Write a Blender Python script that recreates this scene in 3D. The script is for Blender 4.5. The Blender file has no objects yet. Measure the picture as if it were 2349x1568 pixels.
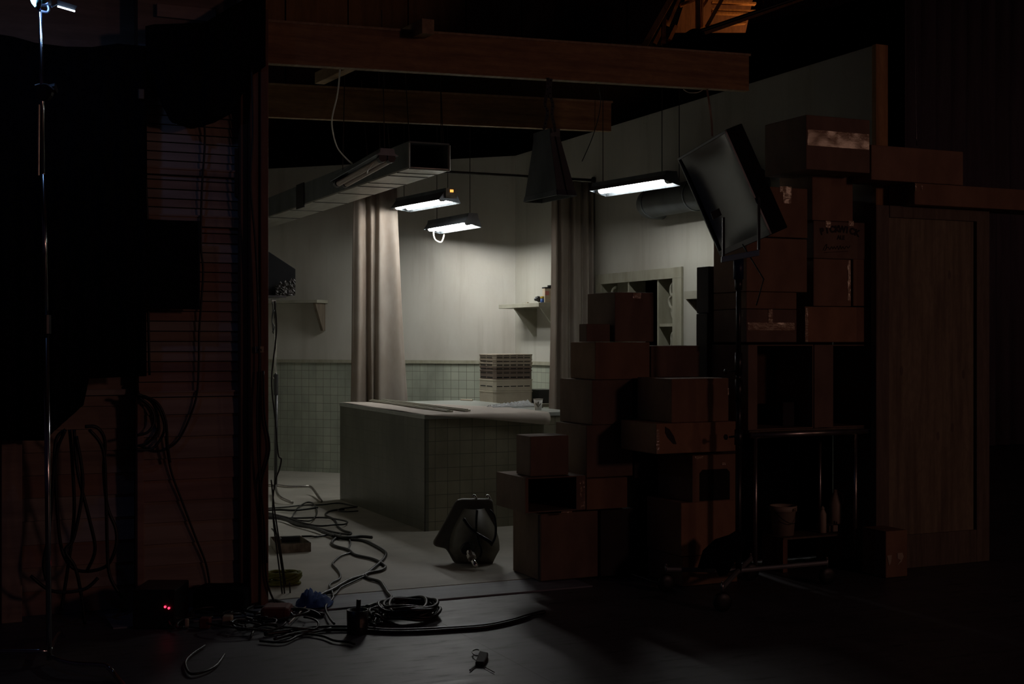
import bpy, math, random
from mathutils import Vector, Matrix
random.seed(7)
C = bpy.context.scene
COL = C.collection
# ------------------------------------------------------------------ camera frame
H, F, A = 1.45, 3000.0, math.radians(24.5)
S_, C_ = math.sin(A), math.cos(A)
CX, CY = 1174.5, 780.0
def ray(px, py=CY):
    r = (px - CX) / F
    return Vector((S_ + r * C_, C_ - r * S_, (CY - py) / F))
def pd(px, py, d):                       # point at camera depth d
    return Vector((0, 0, H)) + ray(px, py) * d
def pv(px, py, v):                       # point on the plane y = v
    k = ray(px, py); return Vector((0, 0, H)) + k * (v / k.y)
def pu(px, py, u):                       # point on the plane x = u
    k = ray(px, py); return Vector((0, 0, H)) + k * (u / k.x)
def pz(px, py, z):                       # point on the plane z = z
    k = ray(px, py); return Vector((0, 0, H)) + k * ((z - H) / k.z)
cam_d = bpy.data.cameras.new('camera')
cam = bpy.data.objects.new('camera', cam_d); COL.objects.link(cam)
cam.location = (0, 0, H); cam.rotation_euler = (math.pi / 2, 0, -A)
cam_d.sensor_width = 36; cam_d.lens = 36 * F / 2349; cam_d.shift_y = -4 / 2349
cam_d.clip_end = 200; C.camera = cam
# ------------------------------------------------------------------ materials
def N(nt, t, **kw):
    n = nt.nodes.new(t)
    for k, v in kw.items():
        if k in n.inputs: n.inputs[k].default_value = v
        else: setattr(n, k, v)
    return n
def base_mat(name, col, rough=.6, metal=0, spec=.4):
    m = bpy.data.materials.new(name); m.use_nodes = True
    nt = m.node_tree; b = nt.nodes['Principled BSDF']
    b.inputs['Base Color'].default_value = (*col, 1); b.inputs['Roughness'].default_value = rough
    b.inputs['Metallic'].default_value = metal; b.inputs['Specular IOR Level'].default_value = spec
    return m, nt, b
def mix(nt, fac, a, b):
    n = nt.nodes.new('ShaderNodeMix'); n.data_type = 'RGBA'
    for sock, v in ((n.inputs[0], fac), (n.inputs[6], a), (n.inputs[7], b)):
        if isinstance(v, (tuple, list)): sock.default_value = (*v, 1)
        elif isinstance(v, (int, float)): sock.default_value = v
        else: nt.links.new(v, sock)
    return n.outputs[2]
def ramp(nt, src, lo, hi):
    n = nt.nodes.new('ShaderNodeMapRange'); n.inputs[1].default_value = lo; n.inputs[2].default_value = hi
    nt.links.new(src, n.inputs[0]); return n.outputs[0]
def noise(nt, scale, stretch=(1, 1, 1), detail=5):
    tc = nt.nodes.new('ShaderNodeTexCoord'); mp = nt.nodes.new('ShaderNodeMapping')
    mp.inputs['Scale'].default_value = stretch
    nt.links.new(tc.outputs['Object'], mp.inputs[0])
    n = N(nt, 'ShaderNodeTexNoise', Scale=scale, Detail=detail, Roughness=.6)
    nt.links.new(mp.outputs[0], n.inputs['Vector']); return n.outputs['Fac']
def bump(nt, b, src, strength=.2, dist=.01):
    n = N(nt, 'ShaderNodeBump', Strength=strength, Distance=dist)
    nt.links.new(src, n.inputs['Height']); nt.links.new(n.outputs[0], b.inputs['Normal'])
def speckle(name, c1, c2, scale=8, stretch=(1, 1, 1), rough=.7, metal=0, spec=.35, bmp=.15, lo=.35, hi=.65):
    m, nt, b = base_mat(name, c1, rough, metal, spec)
    f = noise(nt, scale, stretch)
    nt.links.new(mix(nt, ramp(nt, f, lo, hi), c1, c2), b.inputs['Base Color'])
    if bmp: bump(nt, b, f, bmp)
    return m
def wood(name, c1, c2, axis=0, scale=3., rough=.6, spec=.3):
    st = [9, 9, 9]; st[axis] = .7
    m, nt, b = base_mat(name, c1, rough, 0, spec)
    f = noise(nt, scale, st, 6); g = noise(nt, 1.3, [1.5 if i == axis else 3 for i in range(3)])
    w = N(nt, 'ShaderNodeMath', operation='SINE'); mm = N(nt, 'ShaderNodeMath', operation='MULTIPLY'); mm.inputs[1].default_value = 55
    nt.links.new(g, mm.inputs[0]); nt.links.new(mm.outputs[0], w.inputs[0])
    r1 = ramp(nt, w.outputs[0], -1, 1.); c = mix(nt, r1, c1, [(x * .72 + y * .28) for x, y in zip(c1, c2)])
    nt.links.new(mix(nt, ramp(nt, f, .4, .7), c, c2), b.inputs['Base Color']); bump(nt, b, f, .12)
    return m
def tile_mat(name, d, size, col1, col2, grout, off=(0, 0)):
    m, nt, b = base_mat(name, col1, .35, 0, .45)
    tc = nt.nodes.new('ShaderNodeTexCoord'); dot = N(nt, 'ShaderNodeVectorMath', operation='DOT_PRODUCT')
    dot.inputs[1].default_value = (d[0], d[1], 0)
    sx = nt.nodes.new('ShaderNodeSeparateXYZ'); cb = nt.nodes.new('ShaderNodeCombineXYZ')
    nt.links.new(tc.outputs['Object'], dot.inputs[0]); nt.links.new(tc.outputs['Object'], sx.inputs[0])
    ax = N(nt, 'ShaderNodeMath', operation='ADD'); ax.inputs[1].default_value = off[0]; nt.links.new(dot.outputs['Value'], ax.inputs[0])
    ay = N(nt, 'ShaderNodeMath', operation='ADD'); ay.inputs[1].default_value = off[1]; nt.links.new(sx.outputs['Z'], ay.inputs[0])
    nt.links.new(ax.outputs[0], cb.inputs[0]); nt.links.new(ay.outputs[0], cb.inputs[1])
    br = N(nt, 'ShaderNodeTexBrick', offset=0.0, squash=1.0)
    br.inputs['Scale'].default_value = 1; br.inputs['Mortar Size'].default_value = .0022; br.inputs['Mortar Smooth'].default_value = .2
    br.inputs['Brick Width'].default_value = size; br.inputs['Row Height'].default_value = size
    br.inputs['Color1'].default_value = (*col1, 1); br.inputs['Color2'].default_value = (*col2, 1); br.inputs['Mortar'].default_value = (*grout, 1)
    nt.links.new(cb.outputs[0], br.inputs['Vector'])
    f = noise(nt, 2.2, (1, 1, .5)); g = ramp(nt, f, .42, .75)
    nt.links.new(mix(nt, g, br.outputs['Color'], [x * .55 for x in col2]), b.inputs['Base Color'])
    bump(nt, b, br.outputs['Fac'], -.3, .004)
    return m
def plaster(name, c1, c2, c3):
    m, nt, b = base_mat(name, c1, .8, 0, .2)
    f = noise(nt, 1.1, (1, 1, .45), 7); g = noise(nt, 3.2, (1.6, 1.6, .16), 6)
    c = mix(nt, ramp(nt, f, .45, .75), c1, c2)
    nt.links.new(mix(nt, ramp(nt, g, .52, .95), c, c3), b.inputs['Base Color'])
    bump(nt, b, noise(nt, 40), .06)
    return m
def emit(name, col, s):
    m = bpy.data.materials.new(name); m.use_nodes = True; nt = m.node_tree
    b = nt.nodes['Principled BSDF']; b.inputs['Base Color'].default_value = (*[min(1, x) for x in col], 1)
    b.inputs['Emission Color'].default_value = (*col, 1); b.inputs['Emission Strength'].default_value = s
    return m
M = {}
M['plaster'] = plaster('wall_plaster', (.52, .51, .455), (.41, .385, .33), (.31, .27, .215))
M['plaster_r'] = plaster('wall_plaster_side', (.46, .455, .40), (.37, .35, .29), (.28, .25, .20))
M['tile_b'] = tile_mat('wall_tile', (-.7071, .7071), .089, (.40, .43, .345), (.345, .375, .305), (.12, .12, .09), (.02, -.008 + .045))
M['tile_r'] = tile_mat('wall_tile_side', (0, 1), .098, (.40, .43, .345), (.345, .375, .305), (.12, .12, .09), (.03, .045))
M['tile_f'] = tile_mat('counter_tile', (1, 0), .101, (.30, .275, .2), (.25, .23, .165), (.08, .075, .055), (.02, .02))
M['tile_s'] = tile_mat('counter_tile_side_shaded', (0, 1), .101, (.145, .145, .115), (.13, .13, .10), (.09, .09, .07), (.02, .02))  # darker copy of the front tile, shade put into the colour
M['setfloor'] = speckle('set_floor_paint', (.46, .44, .38), (.36, .34, .29), 2.2, rough=.6, bmp=.05)
M['strip'] = speckle('threshold_ply', (.26, .28, .32), (.20, .215, .25), 5, (.5, 3, 1), rough=.55, bmp=.05)
def concrete():
    m, nt, b = base_mat('stage_concrete', (.1, .1, .1), .42, 0, .5)
    f = noise(nt, 1.5, (1, 1, 1), 8); g = noise(nt, 14, (.35, 1.2, 1), 6)
    c = mix(nt, ramp(nt, f, .35, .7), (.115, .112, .122), (.06, .056, .062))
    c = mix(nt, ramp(nt, g, .56, .7), c, (.03, .028, .03))
    tc = nt.nodes.new('ShaderNodeTexCoord'); sx = nt.nodes.new('ShaderNodeSeparateXYZ'); nt.links.new(tc.outputs['Object'], sx.inputs[0])
    a = N(nt, 'ShaderNodeMath', operation='SUBTRACT'); a.inputs[1].default_value = 2.455; nt.links.new(sx.outputs['X'], a.inputs[0])
    ab = N(nt, 'ShaderNodeMath', operation='ABSOLUTE'); nt.links.new(a.outputs[0], ab.inputs[0])
    lt = N(nt, 'ShaderNodeMath', operation='LESS_THAN'); lt.inputs[1].default_value = .004; nt.links.new(ab.outputs[0], lt.inputs[0])
    nt.links.new(mix(nt, lt.outputs[0], c, (.012, .011, .012)), b.inputs['Base Color'])
    nt.links.new(ramp(nt, g, 0, 1.6), b.inputs['Roughness']); b.inputs['Roughness'].default_value = .45
    mr = nt.nodes.new('ShaderNodeMapRange'); mr.inputs[3].default_value = .36; mr.inputs[4].default_value = .62; nt.links.new(g, mr.inputs[0])
    nt.links.new(mr.outputs[0], b.inputs['Roughness'])
    bump(nt, b, g, .25, .004); return m
M['concrete'] = concrete()
M['beam'] = wood('laminated_beam', (.42, .25, .11), (.20, .105, .05), 0, 2.4)
M['pine'] = wood('pine_stud', (.52, .30, .13), (.30, .15, .06), 2)
M['pine_y'] = wood('pine_rail', (.46, .33, .20), (.28, .19, .11), 1)
M['ply'] = wood('plywood', (.30, .25, .165), (.15, .12, .08), 2, 2.2)
M['frame'] = wood('flat_framing', (.19, .155, .115), (.115, .09, .065), 2)
M['stairback'] = wood('stair_backing', (.12, .06, .035), (.07, .035, .02), 2)
M['post'] = wood('fir_post', (.24, .125, .08), (.14, .07, .045), 2)
M['siding'] = speckle('weathered_siding', (.44, .33, .26), (.29, .21, .17), 2, (.5, 1, 7), rough=.8)
M['siding2'] = speckle('weathered_siding_red', (.40, .25, .19), (.27, .165, .13), 2, (.5, 1, 7), rough=.8)
M['siding3'] = speckle('weathered_siding_grey', (.46, .40, .36), (.31, .27, .25), 2, (.5, 1, 7), rough=.8)
M['board'] = wood('header_board', (.28, .20, .15), (.19, .135, .10), 0)
M['hall'] = wood('hall_board', (.13, .085, .075), (.08, .055, .05), 2, 1)
M['drape'] = speckle('black_duvetyne', (.008, .008, .011), (.004, .004, .006), 30, rough=.95, spec=.05, bmp=.05)
M['grey_drape'] = speckle('grey_drape', (.30, .25, .29), (.22, .185, .215), 3, (3, 3, .3), rough=.95, spec=.1)
M['card'] = [speckle('cardboard_%d' % i, c, [x * .72 for x in c], 5, (1, 1, .6), rough=.75, spec=.25, bmp=.04) for i, c in enumerate(
    [(.40, .235, .135), (.33, .20, .125), (.42, .24, .14), (.35, .215, .14), (.27, .185, .135)])]
M['card_in'] = speckle('cardboard_inside', (.16, .09, .05), (.11, .06, .04), 5, rough=.9, bmp=.03)
M['shaded_or_black'] = speckle('shaded_black_stock', (.05, .04, .04), (.035, .03, .03), 5, rough=.7, bmp=.03)  # near-black tone puts shade into the hidden cartons; also the black pouch
def tapemat():
    m, nt, b = base_mat('packing_tape', (.40, .26, .16), .16, 0, .9)
    f = noise(nt, 18, (1, 1, 3), 3); bump(nt, b, f, .55, .012)
    b.inputs['Coat Weight'].default_value = .6; b.inputs['Coat Roughness'].default_value = .1
    return m
M['tape'] = tapemat()
M['ink'] = base_mat('printing_ink', (.025, .012, .012), .7)[0]
M['blackmetal'] = speckle('black_metal', (.02, .02, .022), (.012, .012, .013), 20, rough=.38, metal=.0, spec=.6, bmp=.02)
M['matteblack'] = speckle('matte_black_paint', (.010, .010, .011), (.007, .007, .008), 20, rough=.8, spec=.12, bmp=.02)
M['greymetal'] = speckle('grey_painted_metal', (.26, .275, .28), (.2, .215, .22), 9, rough=.45, metal=.3, bmp=.04)
M['galv'] = speckle('galvanised_sheet', (.24, .27, .29), (.15, .175, .195), 6, (1, 1, .6), rough=.42, metal=.7, bmp=.05)
M['galv_dark'] = speckle('oxidised_sheet', (.15, .165, .165), (.10, .11, .11), 5, (1, 1, .4), rough=.62, metal=.15, bmp=.06)
M['foil'] = speckle('foil_board', (.50, .49, .44), (.36, .34, .29), 5, (3, .6, 3), rough=.38, metal=.35, bmp=.18)
M['foil_edge'] = speckle('foil_tape', (.06, .05, .04), (.03, .03, .03), 5, rough=.5)
M['silver'] = speckle('silver_paint', (.48, .50, .50), (.40, .42, .42), 9, rough=.42, metal=.25, bmp=.03)
M['chrome'] = base_mat('chrome', (.75, .74, .72), .16, 1)[0]
M['steel'] = speckle('dull_steel', (.55, .52, .48), (.36, .33, .3), 14, rough=.30, metal=.9, bmp=.02)
M['cable'] = speckle('black_rubber', (.012, .012, .013), (.008, .008, .008), 9, rough=.42, spec=.5, bmp=.02)
M['white_cord'] = base_mat('white_cord', (.62, .58, .5), .5)[0]
M['whitepl'] = speckle('white_plastic', (.55, .47, .36), (.45, .37, .28), 5, rough=.5, bmp=.02)
M['cupwhite'] = base_mat('white_card', (.78, .77, .73), .6)[0]
M['paper'] = speckle('kraft_paper', (.52, .46, .40), (.46, .40, .345), 7, rough=.8, bmp=.04)
M['laminate'] = speckle('counter_laminate', (.42, .44, .40), (.36, .38, .35), 9, rough=.3, bmp=.0)
M['muslin'] = speckle('stained_muslin', (.42, .375, .325), (.27, .215, .17), 1.8, (1.6, 1.6, .5), rough=.9, bmp=.08)
M['darkrod'] = base_mat('dark_rod', (.02, .018, .016), .5)[0]
M['shelf'] = speckle('painted_shelf', (.36, .35, .28), (.28, .27, .21), 6, rough=.6, bmp=.04)
M['trim'] = speckle('painted_trim', (.36, .35, .27), (.27, .26, .19), 5, (2, 2, .5), rough=.6, bmp=.05)
M['crate'] = speckle('crate_plastic', (.44, .37, .29), (.34, .29, .22), 6, rough=.55, bmp=.03)
M['crate_b'] = speckle('crate_plastic_brown', (.20, .15, .12), (.15, .11, .09), 6, rough=.55, bmp=.03)
M['crate_w'] = speckle('tub_plastic', (.58, .53, .42), (.48, .43, .34), 6, rough=.5, bmp=.03)
M['hole'] = base_mat('dark_gap', (.012, .011, .01), .9)[0]
M['sink'] = speckle('stained_enamel', (.17, .155, .12), (.09, .08, .06), 5, rough=.5, bmp=.05)
M['blue'] = speckle('blue_cloth', (.03, .09, .32), (.02, .06, .22), 12, rough=.8, bmp=.3)
M['green'] = speckle('green_cord', (.16, .18, .03), (.10, .11, .02), 30, rough=.7, bmp=.2)
M['tray'] = speckle('paint_tray_metal', (.26, .23, .18), (.08, .07, .05), 12, rough=.5, metal=.4, bmp=.1)
M['redbox'] = speckle('dull_red_cloth', (.16, .035, .025), (.10, .025, .02), 12, rough=.8)
M['yellow'] = base_mat('yellow_label', (.62, .45, .06), .5)[0]
M['labelblue'] = base_mat('blue_label', (.05, .12, .35), .5)[0]
M['cream'] = speckle('cream_label', (.52, .44, .32), (.44, .36, .26), 14, rough=.6, bmp=.0)
M['pink'] = base_mat('printed_pink', (.55, .2, .16), .6)[0]
M['leafink'] = base_mat('leaf_print', (.15, .14, .10), .6)[0]
M['bluepl'] = base_mat('dark_blue_clamp', (.015, .025, .08), .4)[0]
M['tube_on'] = emit('fluorescent_lit', (1, .99, .955), 33.)
M['tube_new'] = emit('fluorescent_lit_new', (1, .99, .955), 62.)
M['tube_dim'] = emit('fluorescent_lit_aged', (1, .99, .955), 47.)
M['tube_off'] = speckle('fluorescent_unlit', (.42, .34, .29), (.36, .29, .25), 6, rough=.3, bmp=0)
M['blue_on'] = emit('blue_lamp_lit', (.25, .75, 1.0), 9.)
M['strip_on'] = emit('strip_lamp_lit', (.55, .75, 1.0), 14.)
M['led'] = emit('red_led', (1, .03, .08), 3.)
M['amber'] = emit('amber_glint', (1, .42, .08), 1.6)  # glow for the warm reflection on a fixture's metal end
def clear():
    m, nt, b = base_mat('clear_plastic', (.9, .92, .93), .12, 0, .6)
    b.inputs['Transmission Weight'].default_value = .55; b.inputs['Alpha'].default_value = .75
    bump(nt, b, noise(nt, 22, (1, 1, 1), 3), .9, .02); return m
M['clear'] = clear()
def crinkle():
    m, nt, b = base_mat('black_foil_wrap', (.035, .032, .03), .32, .6)
    bump(nt, b, noise(nt, 26, (1, 1, .7), 3), 1., .03); return m
M['wrap'] = crinkle()
M['reflector'] = base_mat('silver_reflector', (.34, .355, .36), .36, 1)[0]
# ------------------------------------------------------------------ mesh helpers
class MB:
    def __init__(s): s.v, s.f = [], []
    def quad(s, *pts):
        n = len(s.v); s.v += [Vector(p) for p in pts]; s.f.append(tuple(range(n, n + len(pts)))); return s
    def hexa(s, p):                       # 8 points: bottom ring 0-3, top ring 4-7
        n = len(s.v); s.v += [Vector(x) for x in p]
        for q in ((3, 2, 1, 0), (4, 5, 6, 7), (0, 1, 5, 4), (1, 2, 6, 5), (2, 3, 7, 6), (3, 0, 4, 7)): s.f.append(tuple(n + i for i in q))
        return s
    def box(s, lo, hi):
        (a, b, c), (d, e, f) = lo, hi
        return s.hexa([(a, b, c), (d, b, c), (d, e, c), (a, e, c), (a, b, f), (d, b, f), (d, e, f), (a, e, f)])
    def obox(s, o, x, y, z):              # corner + three edge vectors
        o, x, y, z = map(Vector, (o, x, y, z))
        return s.hexa([o, o + x, o + x + y, o + y, o + z, o + x + z, o + x + y + z, o + y + z])
    def prism(s, poly, ext):
        n = len(s.v); k = len(poly); ext = Vector(ext); P = [Vector(p) for p in poly]
        s.v += P + [p + ext for p in P]
        s.f.append(tuple(range(n + k - 1, n - 1, -1))); s.f.append(tuple(range(n + k, n + 2 * k)))
        for i in range(k): j = (i + 1) % k; s.f.append((n + i, n + j, n + k + j, n + k + i))
        return s
    def tube(s, pts, r, seg=8, closed=False, cap=True):
        pts = [Vector(p) for p in pts]; k = len(pts); n = len(s.v)
        up = None
        for i, p in enumerate(pts):
            a = pts[(i - 1) % k] if (closed or i) else p; b = pts[(i + 1) % k] if (closed or i < k - 1) else p
            t = (b - a).normalized() if (b - a).length > 1e-9 else Vector((0, 0, 1))
            if up is None:
                up = Vector((0, 0, 1)) if abs(t.z) < .9 else Vector((1, 0, 0))
            x = t.cross(up)
            if x.length < 1e-6: x = t.cross(Vector((.3, .8, .1)))
            x.normalize(); y = x.cross(t).normalized(); up = y
            rr = r[i] if isinstance(r, (list, tuple)) else r
            s.v += [p + (x * math.cos(2 * math.pi * q / seg) + y * math.sin(2 * math.pi * q / seg)) * rr for q in range(seg)]
        for i in range(k if closed else k - 1):
            a = n + i * seg; b = n + ((i + 1) % k) * seg
            for q in range(seg): w = (q + 1) % seg; s.f.append((a + q, a + w, b + w, b + q))
        if cap and not closed:
            s.f.append(tuple(range(n + seg - 1, n - 1, -1))); s.f.append(tuple(range(n + (k - 1) * seg, n + k * seg)))
        return s
    def lathe(s, prof, o, axis=(0, 0, 1), seg=20):
        o = Vector(o); z = Vector(axis).normalized(); x = z.orthogonal().normalized(); y = z.cross(x); n = len(s.v); k = len(prof)
        for r, h in prof:
            s.v += [o + z * h + (x * math.cos(2 * math.pi * q / seg) + y * math.sin(2 * math.pi * q / seg)) * r for q in range(seg)]
        for i in range(k - 1):
            for q in range(seg): w = (q + 1) % seg; s.f.append((n + i * seg + q, n + i * seg + w, n + (i + 1) * seg + w, n + (i + 1) * seg + q))
        if prof[0][0] > 1e-5: s.f.append(tuple(range(n + seg - 1, n - 1, -1)))
        if prof[-1][0] > 1e-5: s.f.append(tuple(range(n + (k - 1) * seg, n + k * seg)))
        return s
    def grid(s, rows):
        n = len(s.v); w = len(rows[0])
        for r in rows: s.v += [Vector(p) for p in r]
        for i in range(len(rows) - 1):
            for j in range(w - 1): s.f.append((n + i * w + j, n + i * w + j + 1, n + (i + 1) * w + j + 1, n + (i + 1) * w + j))
        return s
    def build(s, name, mat, parent=None, smooth=False, bevel=0, solid=0, sub=0):
        me = bpy.data.meshes.new(name); off = Vector((0, 0, 0)); p = parent
        while p is not None: off += p.location; p = p.parent
        me.from_pydata([tuple(v - off) for v in s.v], [], s.f); me.update()
        me.materials.append(mat)
        o = bpy.data.objects.new(name, me); COL.objects.link(o)
        if parent is not None: o.parent = parent
        if smooth:
            for q in me.polygons: q.use_smooth = True
        if solid: md = o.modifiers.new('thickness', 'SOLIDIFY'); md.thickness = solid; md.offset = 0
        if sub: md = o.modifiers.new('smooth', 'SUBSURF'); md.levels = sub; md.render_levels = sub
        if bevel: md = o.modifiers.new('edges', 'BEVEL'); md.width = bevel; md.segments = 2; md.limit_method = 'ANGLE'
        return o
def thing(name, loc, label, cat, group=None):
    o = bpy.data.objects.new(name, None); COL.objects.link(o); o.location = loc; o.empty_display_size = .1
    o['label'] = label; o['category'] = cat
    if group: o['group'] = group
    return o
def tag(o, label, cat, group=None, kind=None):
    o['label'] = label; o['category'] = cat
    if group: o['group'] = group
    if kind: o['kind'] = kind
    return o
def struct(o, label=None):
    o['kind'] = 'structure'
    if label: o['label'] = label
    return o
def smooth_path(pts, n=6, closed=False):
    pts = [Vector(p) for p in pts]; out = []; k = len(pts)
    for i in range(k if closed else k - 1):
        if closed: a, b, c, d = pts[i - 1], pts[i], pts[(i + 1) % k], pts[(i + 2) % k]
        else: a, b, c, d = pts[max(i - 1, 0)], pts[i], pts[i + 1], pts[min(i + 2, k - 1)]
        for j in range(n):
            t = j / n
            out.append(.5 * ((2 * b) + (c - a) * t + (2 * a - 5 * b + 4 * c - d) * t * t + (3 * b - a - 3 * c + d) * t ** 3))
    if not closed: out.append(pts[-1])
    return out
# ================================================================== SETTING
WU, CV = 5.62, 12.25                       # set side wall plane, corner depth
WT = 3.35
NEAR = 6.68
fl = MB().box((-14, -6, -.12), (26, 32, 0)).build('floor', M['concrete']); struct(fl)
wl = 1.72
f2 = MB().prism([(wl, 7.15, .001), (WU, 7.15, .001), (WU, CV, .001), (wl, CV + WU - wl, .001)], (0, 0, .011)).build('floor', M['setfloor']); struct(f2)
ts = MB().box((.9, 6.80, .0008), (3.62, 7.147, .009)).build('trim_1', M['strip']); struct(ts)
# back wall at forty-five degrees: corner (WU,CV) to (wl-.., ..)
L = 3.9; bx, by = WU - L, CV + L
t_ = .09 / math.sqrt(2)
wb = MB().prism([(WU, CV, 1.22), (bx, by, 1.22), (bx, by, WT), (WU, CV, WT)], (t_, t_, 0)).build('wall_back', M['plaster']); struct(wb)
wb2 = MB().prism([(WU, CV, 0), (bx, by, 0), (bx, by, 1.22), (WU, CV, 1.22)], (t_, t_, 0)).build('wall_back', M['tile_b']); struct(wb2)
q = .02 / math.sqrt(2)
tr = MB().prism([(WU, CV, 1.205), (bx, by, 1.205), (bx, by, 1.24), (WU, CV, 1.24)], (-q, -q, 0)).build('trim_2', M['trim']); struct(tr)
bs = MB().prism([(WU, CV, .012), (bx, by, .012), (bx, by, .05), (WU, CV, .05)], (-q * .6, -q * .6, 0)).build('baseboard_back', M['tile_b']); struct(bs)
# side wall with a serving hatch hole
hv0, hv1, hz0, hz1 = pu(1549, 640, WU).y, pu(1383, 640, WU).y, 1.12, 1.965
def wall_piece(v0, v1, z0, z1, m, nm='wall_right'): return struct(MB().box((WU, v0, z0), (WU + .09, v1, z1)).build(nm, m))
wr = MB().box((WU, NEAR + .04, hz1), (WU + .09, CV, WT)).box((WU, hv1, 1.22), (WU + .09, CV, hz1)).box((WU, NEAR + .04, 1.22), (WU + .09, hv0, hz1))
struct(wr.build('wall_right', M['plaster_r']))
wr2 = MB().box((WU, NEAR + .04, 0), (WU + .09, CV, hz0)).box((WU, NEAR + .04, hz0), (WU + .09, hv0, 1.22)).box((WU, hv1, hz0), (WU + .09, CV, 1.22))
struct(wr2.build('wall_right', M['tile_r']))
struct(MB().box((WU - .02, hv1 + .12, 1.205), (WU, CV - .02, 1.24)).build('trim_3', M['trim']))
struct(MB().box((WU - .004, NEAR, 0), (WU + .094, NEAR + .04, WT + .005)).build('trim_4', M['pine'], bevel=.003))
# set's own wall on the other side, running back from the post
struct(MB().box((wl - .10, 7.16, 0), (wl, by + .06, WT)).build('wall_left', M['plaster']))
# hall: far board wall, black masking, grey drape
hw = MB()
x = -12.
while x < 24:
    hw.box((x, 24 + random.uniform(0, .03), 0), (x + 1.19, 24.2, 11)); x += 1.22
struct(hw.build('wall_back', M['hall']))
struct(MB().box((-14, -6, 11), (26, 32, 11.2)).build('ceiling', M['hall']))
# ------------------------------------------------------------------ lights
def area(name, loc, target, size, power, col, sy=None, spread=math.pi):
    l = bpy.data.lights.new(name, 'AREA'); l.energy = power; l.color = col; l.size = size; l.spread = spread
    if sy: l.shape = 'RECTANGLE'; l.size_y = sy
    o = bpy.data.objects.new(name, l); COL.objects.link(o); o.location = loc
    o.rotation_euler = (Vector(target) - Vector(loc)).to_track_quat('-Z', 'Y').to_euler(); return o
area('hall_work_light', (6.9, -3.2, 3.0), (3.4, 7.2, 1.5), .6, 22., (1, .53, .46))
area('tape_glint_light', (12.7, -3.2, 3.4), (5.1, 6.5, 2.2), .6, 11., (1, .54, .36), sy=2.2)  # added warm light, placed only for glints on the packing tape
area('hall_sodium_lamp', (12.5, 15., 5.6), (8.9, 18.6, 7.2), .4, 8.5, (1, .44, .15), spread=1.0)
area('blue_practical_light', tuple(pv(92, 12, 6.16)), tuple(pv(330, 560, 7.2)), .06, .9, (.22, .42, 1.))
w = bpy.data.worlds.new('world'); C.world = w; w.use_nodes = True
bg = w.node_tree.nodes['Background']; bg.inputs[0].default_value = (.0020, .0013, .0030, 1); bg.inputs[1].default_value = 1.
# ================================================================== FLUORESCENTS
def fluoro(name, p_near, p_far, label, lit=True, half=.13, hangers=(), tm='tube_on', tubes=(-.055, .055), rims=(-.004, -.032), hh=.085, group='shop lights hung over the set'):
    p0, p1 = Vector(p_near), Vector(p_far); t = thing(name, (p0 + p1) / 2, label, 'light fixture', group)
    d = (p1 - p0); dn = d.normalized(); sx = dn.cross(Vector((0, 0, 1))).normalized(); uz = sx.cross(dn)
    def P(a, x, z): return p0 + d * a + sx * x + uz * z
    hood = MB()
    sec = [(-half, rims[0]), (-.05, hh - .03), (-.045, hh), (.045, hh), (.05, hh - .03), (half, rims[1])]
    e0, e1 = -.025, 1.03
    outer = [[P(e0, x, z), P(e1, x, z)] for x, z in sec]
    hood.grid([[r[0] for r in outer], [r[1] for r in outer]])
    hood.quad(*[P(e0, x, z) for x, z in sec]); hood.quad(*[P(e1, x, z) for x, z in sec])
    hood.build('hood', M['galv'], t, solid=.004)
    for sgn in tubes:
        tb = MB().tube([P(.03, sgn, -.008), P(.97, sgn, -.008)], .019, 12).build('tube', M[tm if lit else 'tube_off'], t, smooth=False)
        for a, nm in ((.0, 'socket'), (1., 'socket')):
            MB().tube([P(a - .022, sgn, 0), P(a + .028, sgn, 0)], .028, 12).build(nm, M['blackmetal'], t)
    for a, top in hangers:
        b = P(a, 0, hh); MB().tube([b, Vector((b.x + top[0], b.y + top[1], top[2]))], .0035, 5).build('hanger', M['darkrod'], t)
    return t, P
HZ = 3.26
A_, PA = fluoro('fluorescent_light', (4.2, 10.54, 2.677), (4.2, 11.74, 2.713), 'lit twin-tube light beside the long foil duct, higher of the two near the back wall', half=.10, rims=(-.014, -.04), hangers=((.02, (0, 0, 3.6)), (.95, (0, 0, 3.6))))
MB().obox(PA(-.04, -.05, .0), PA(0, .1, 0) - PA(0, 0, 0), (0, -.014, 0), (0, 0, .085)).build('end_plate', M['tray'], A_)
MB().obox(PA(-.04, -.012, .05), (.03, 0, 0), (0, -.018, 0), (0, 0, .022)).build('end_glint', M['amber'], A_)  # glowing block stands in for the warm glint on the end plate
B_, PB = fluoro('fluorescent_light', (4.78, 11.40, 2.562), (4.78, 12.42, 2.579), 'lit twin-tube light with a white cord loop dangling under it', half=.09, tubes=(-.04, .04), tm='tube_new', rims=(-.006, -.045), hangers=((.05, (0, 0, 3.6)), (.9, (0, 0, 3.6))))
MB().tube(smooth_path([pv(1018, 525, 12.4), pv(1019, 538, 12.4), pv(1014, 553, 12.4), pv(1008, 555, 12.4), pv(999, 550, 12.4), pv(995, 540, 12.4), pv(995, 526, 12.4)], 5), .008, 8).build('cord', M['white_cord'], B_, True)
C2, PC = fluoro('fluorescent_light', (4.95, 8.12, 2.608), (4.95, 9.18, 2.639), 'lit light hanging in front of the round duct pipe', half=.075, hh=.06, tm='tube_dim', tubes=(0.0,), rims=(-.003, -.042), hangers=((.1, (0, 0, 3.6)), (.95, (0, 0, 3.6))))
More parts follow.
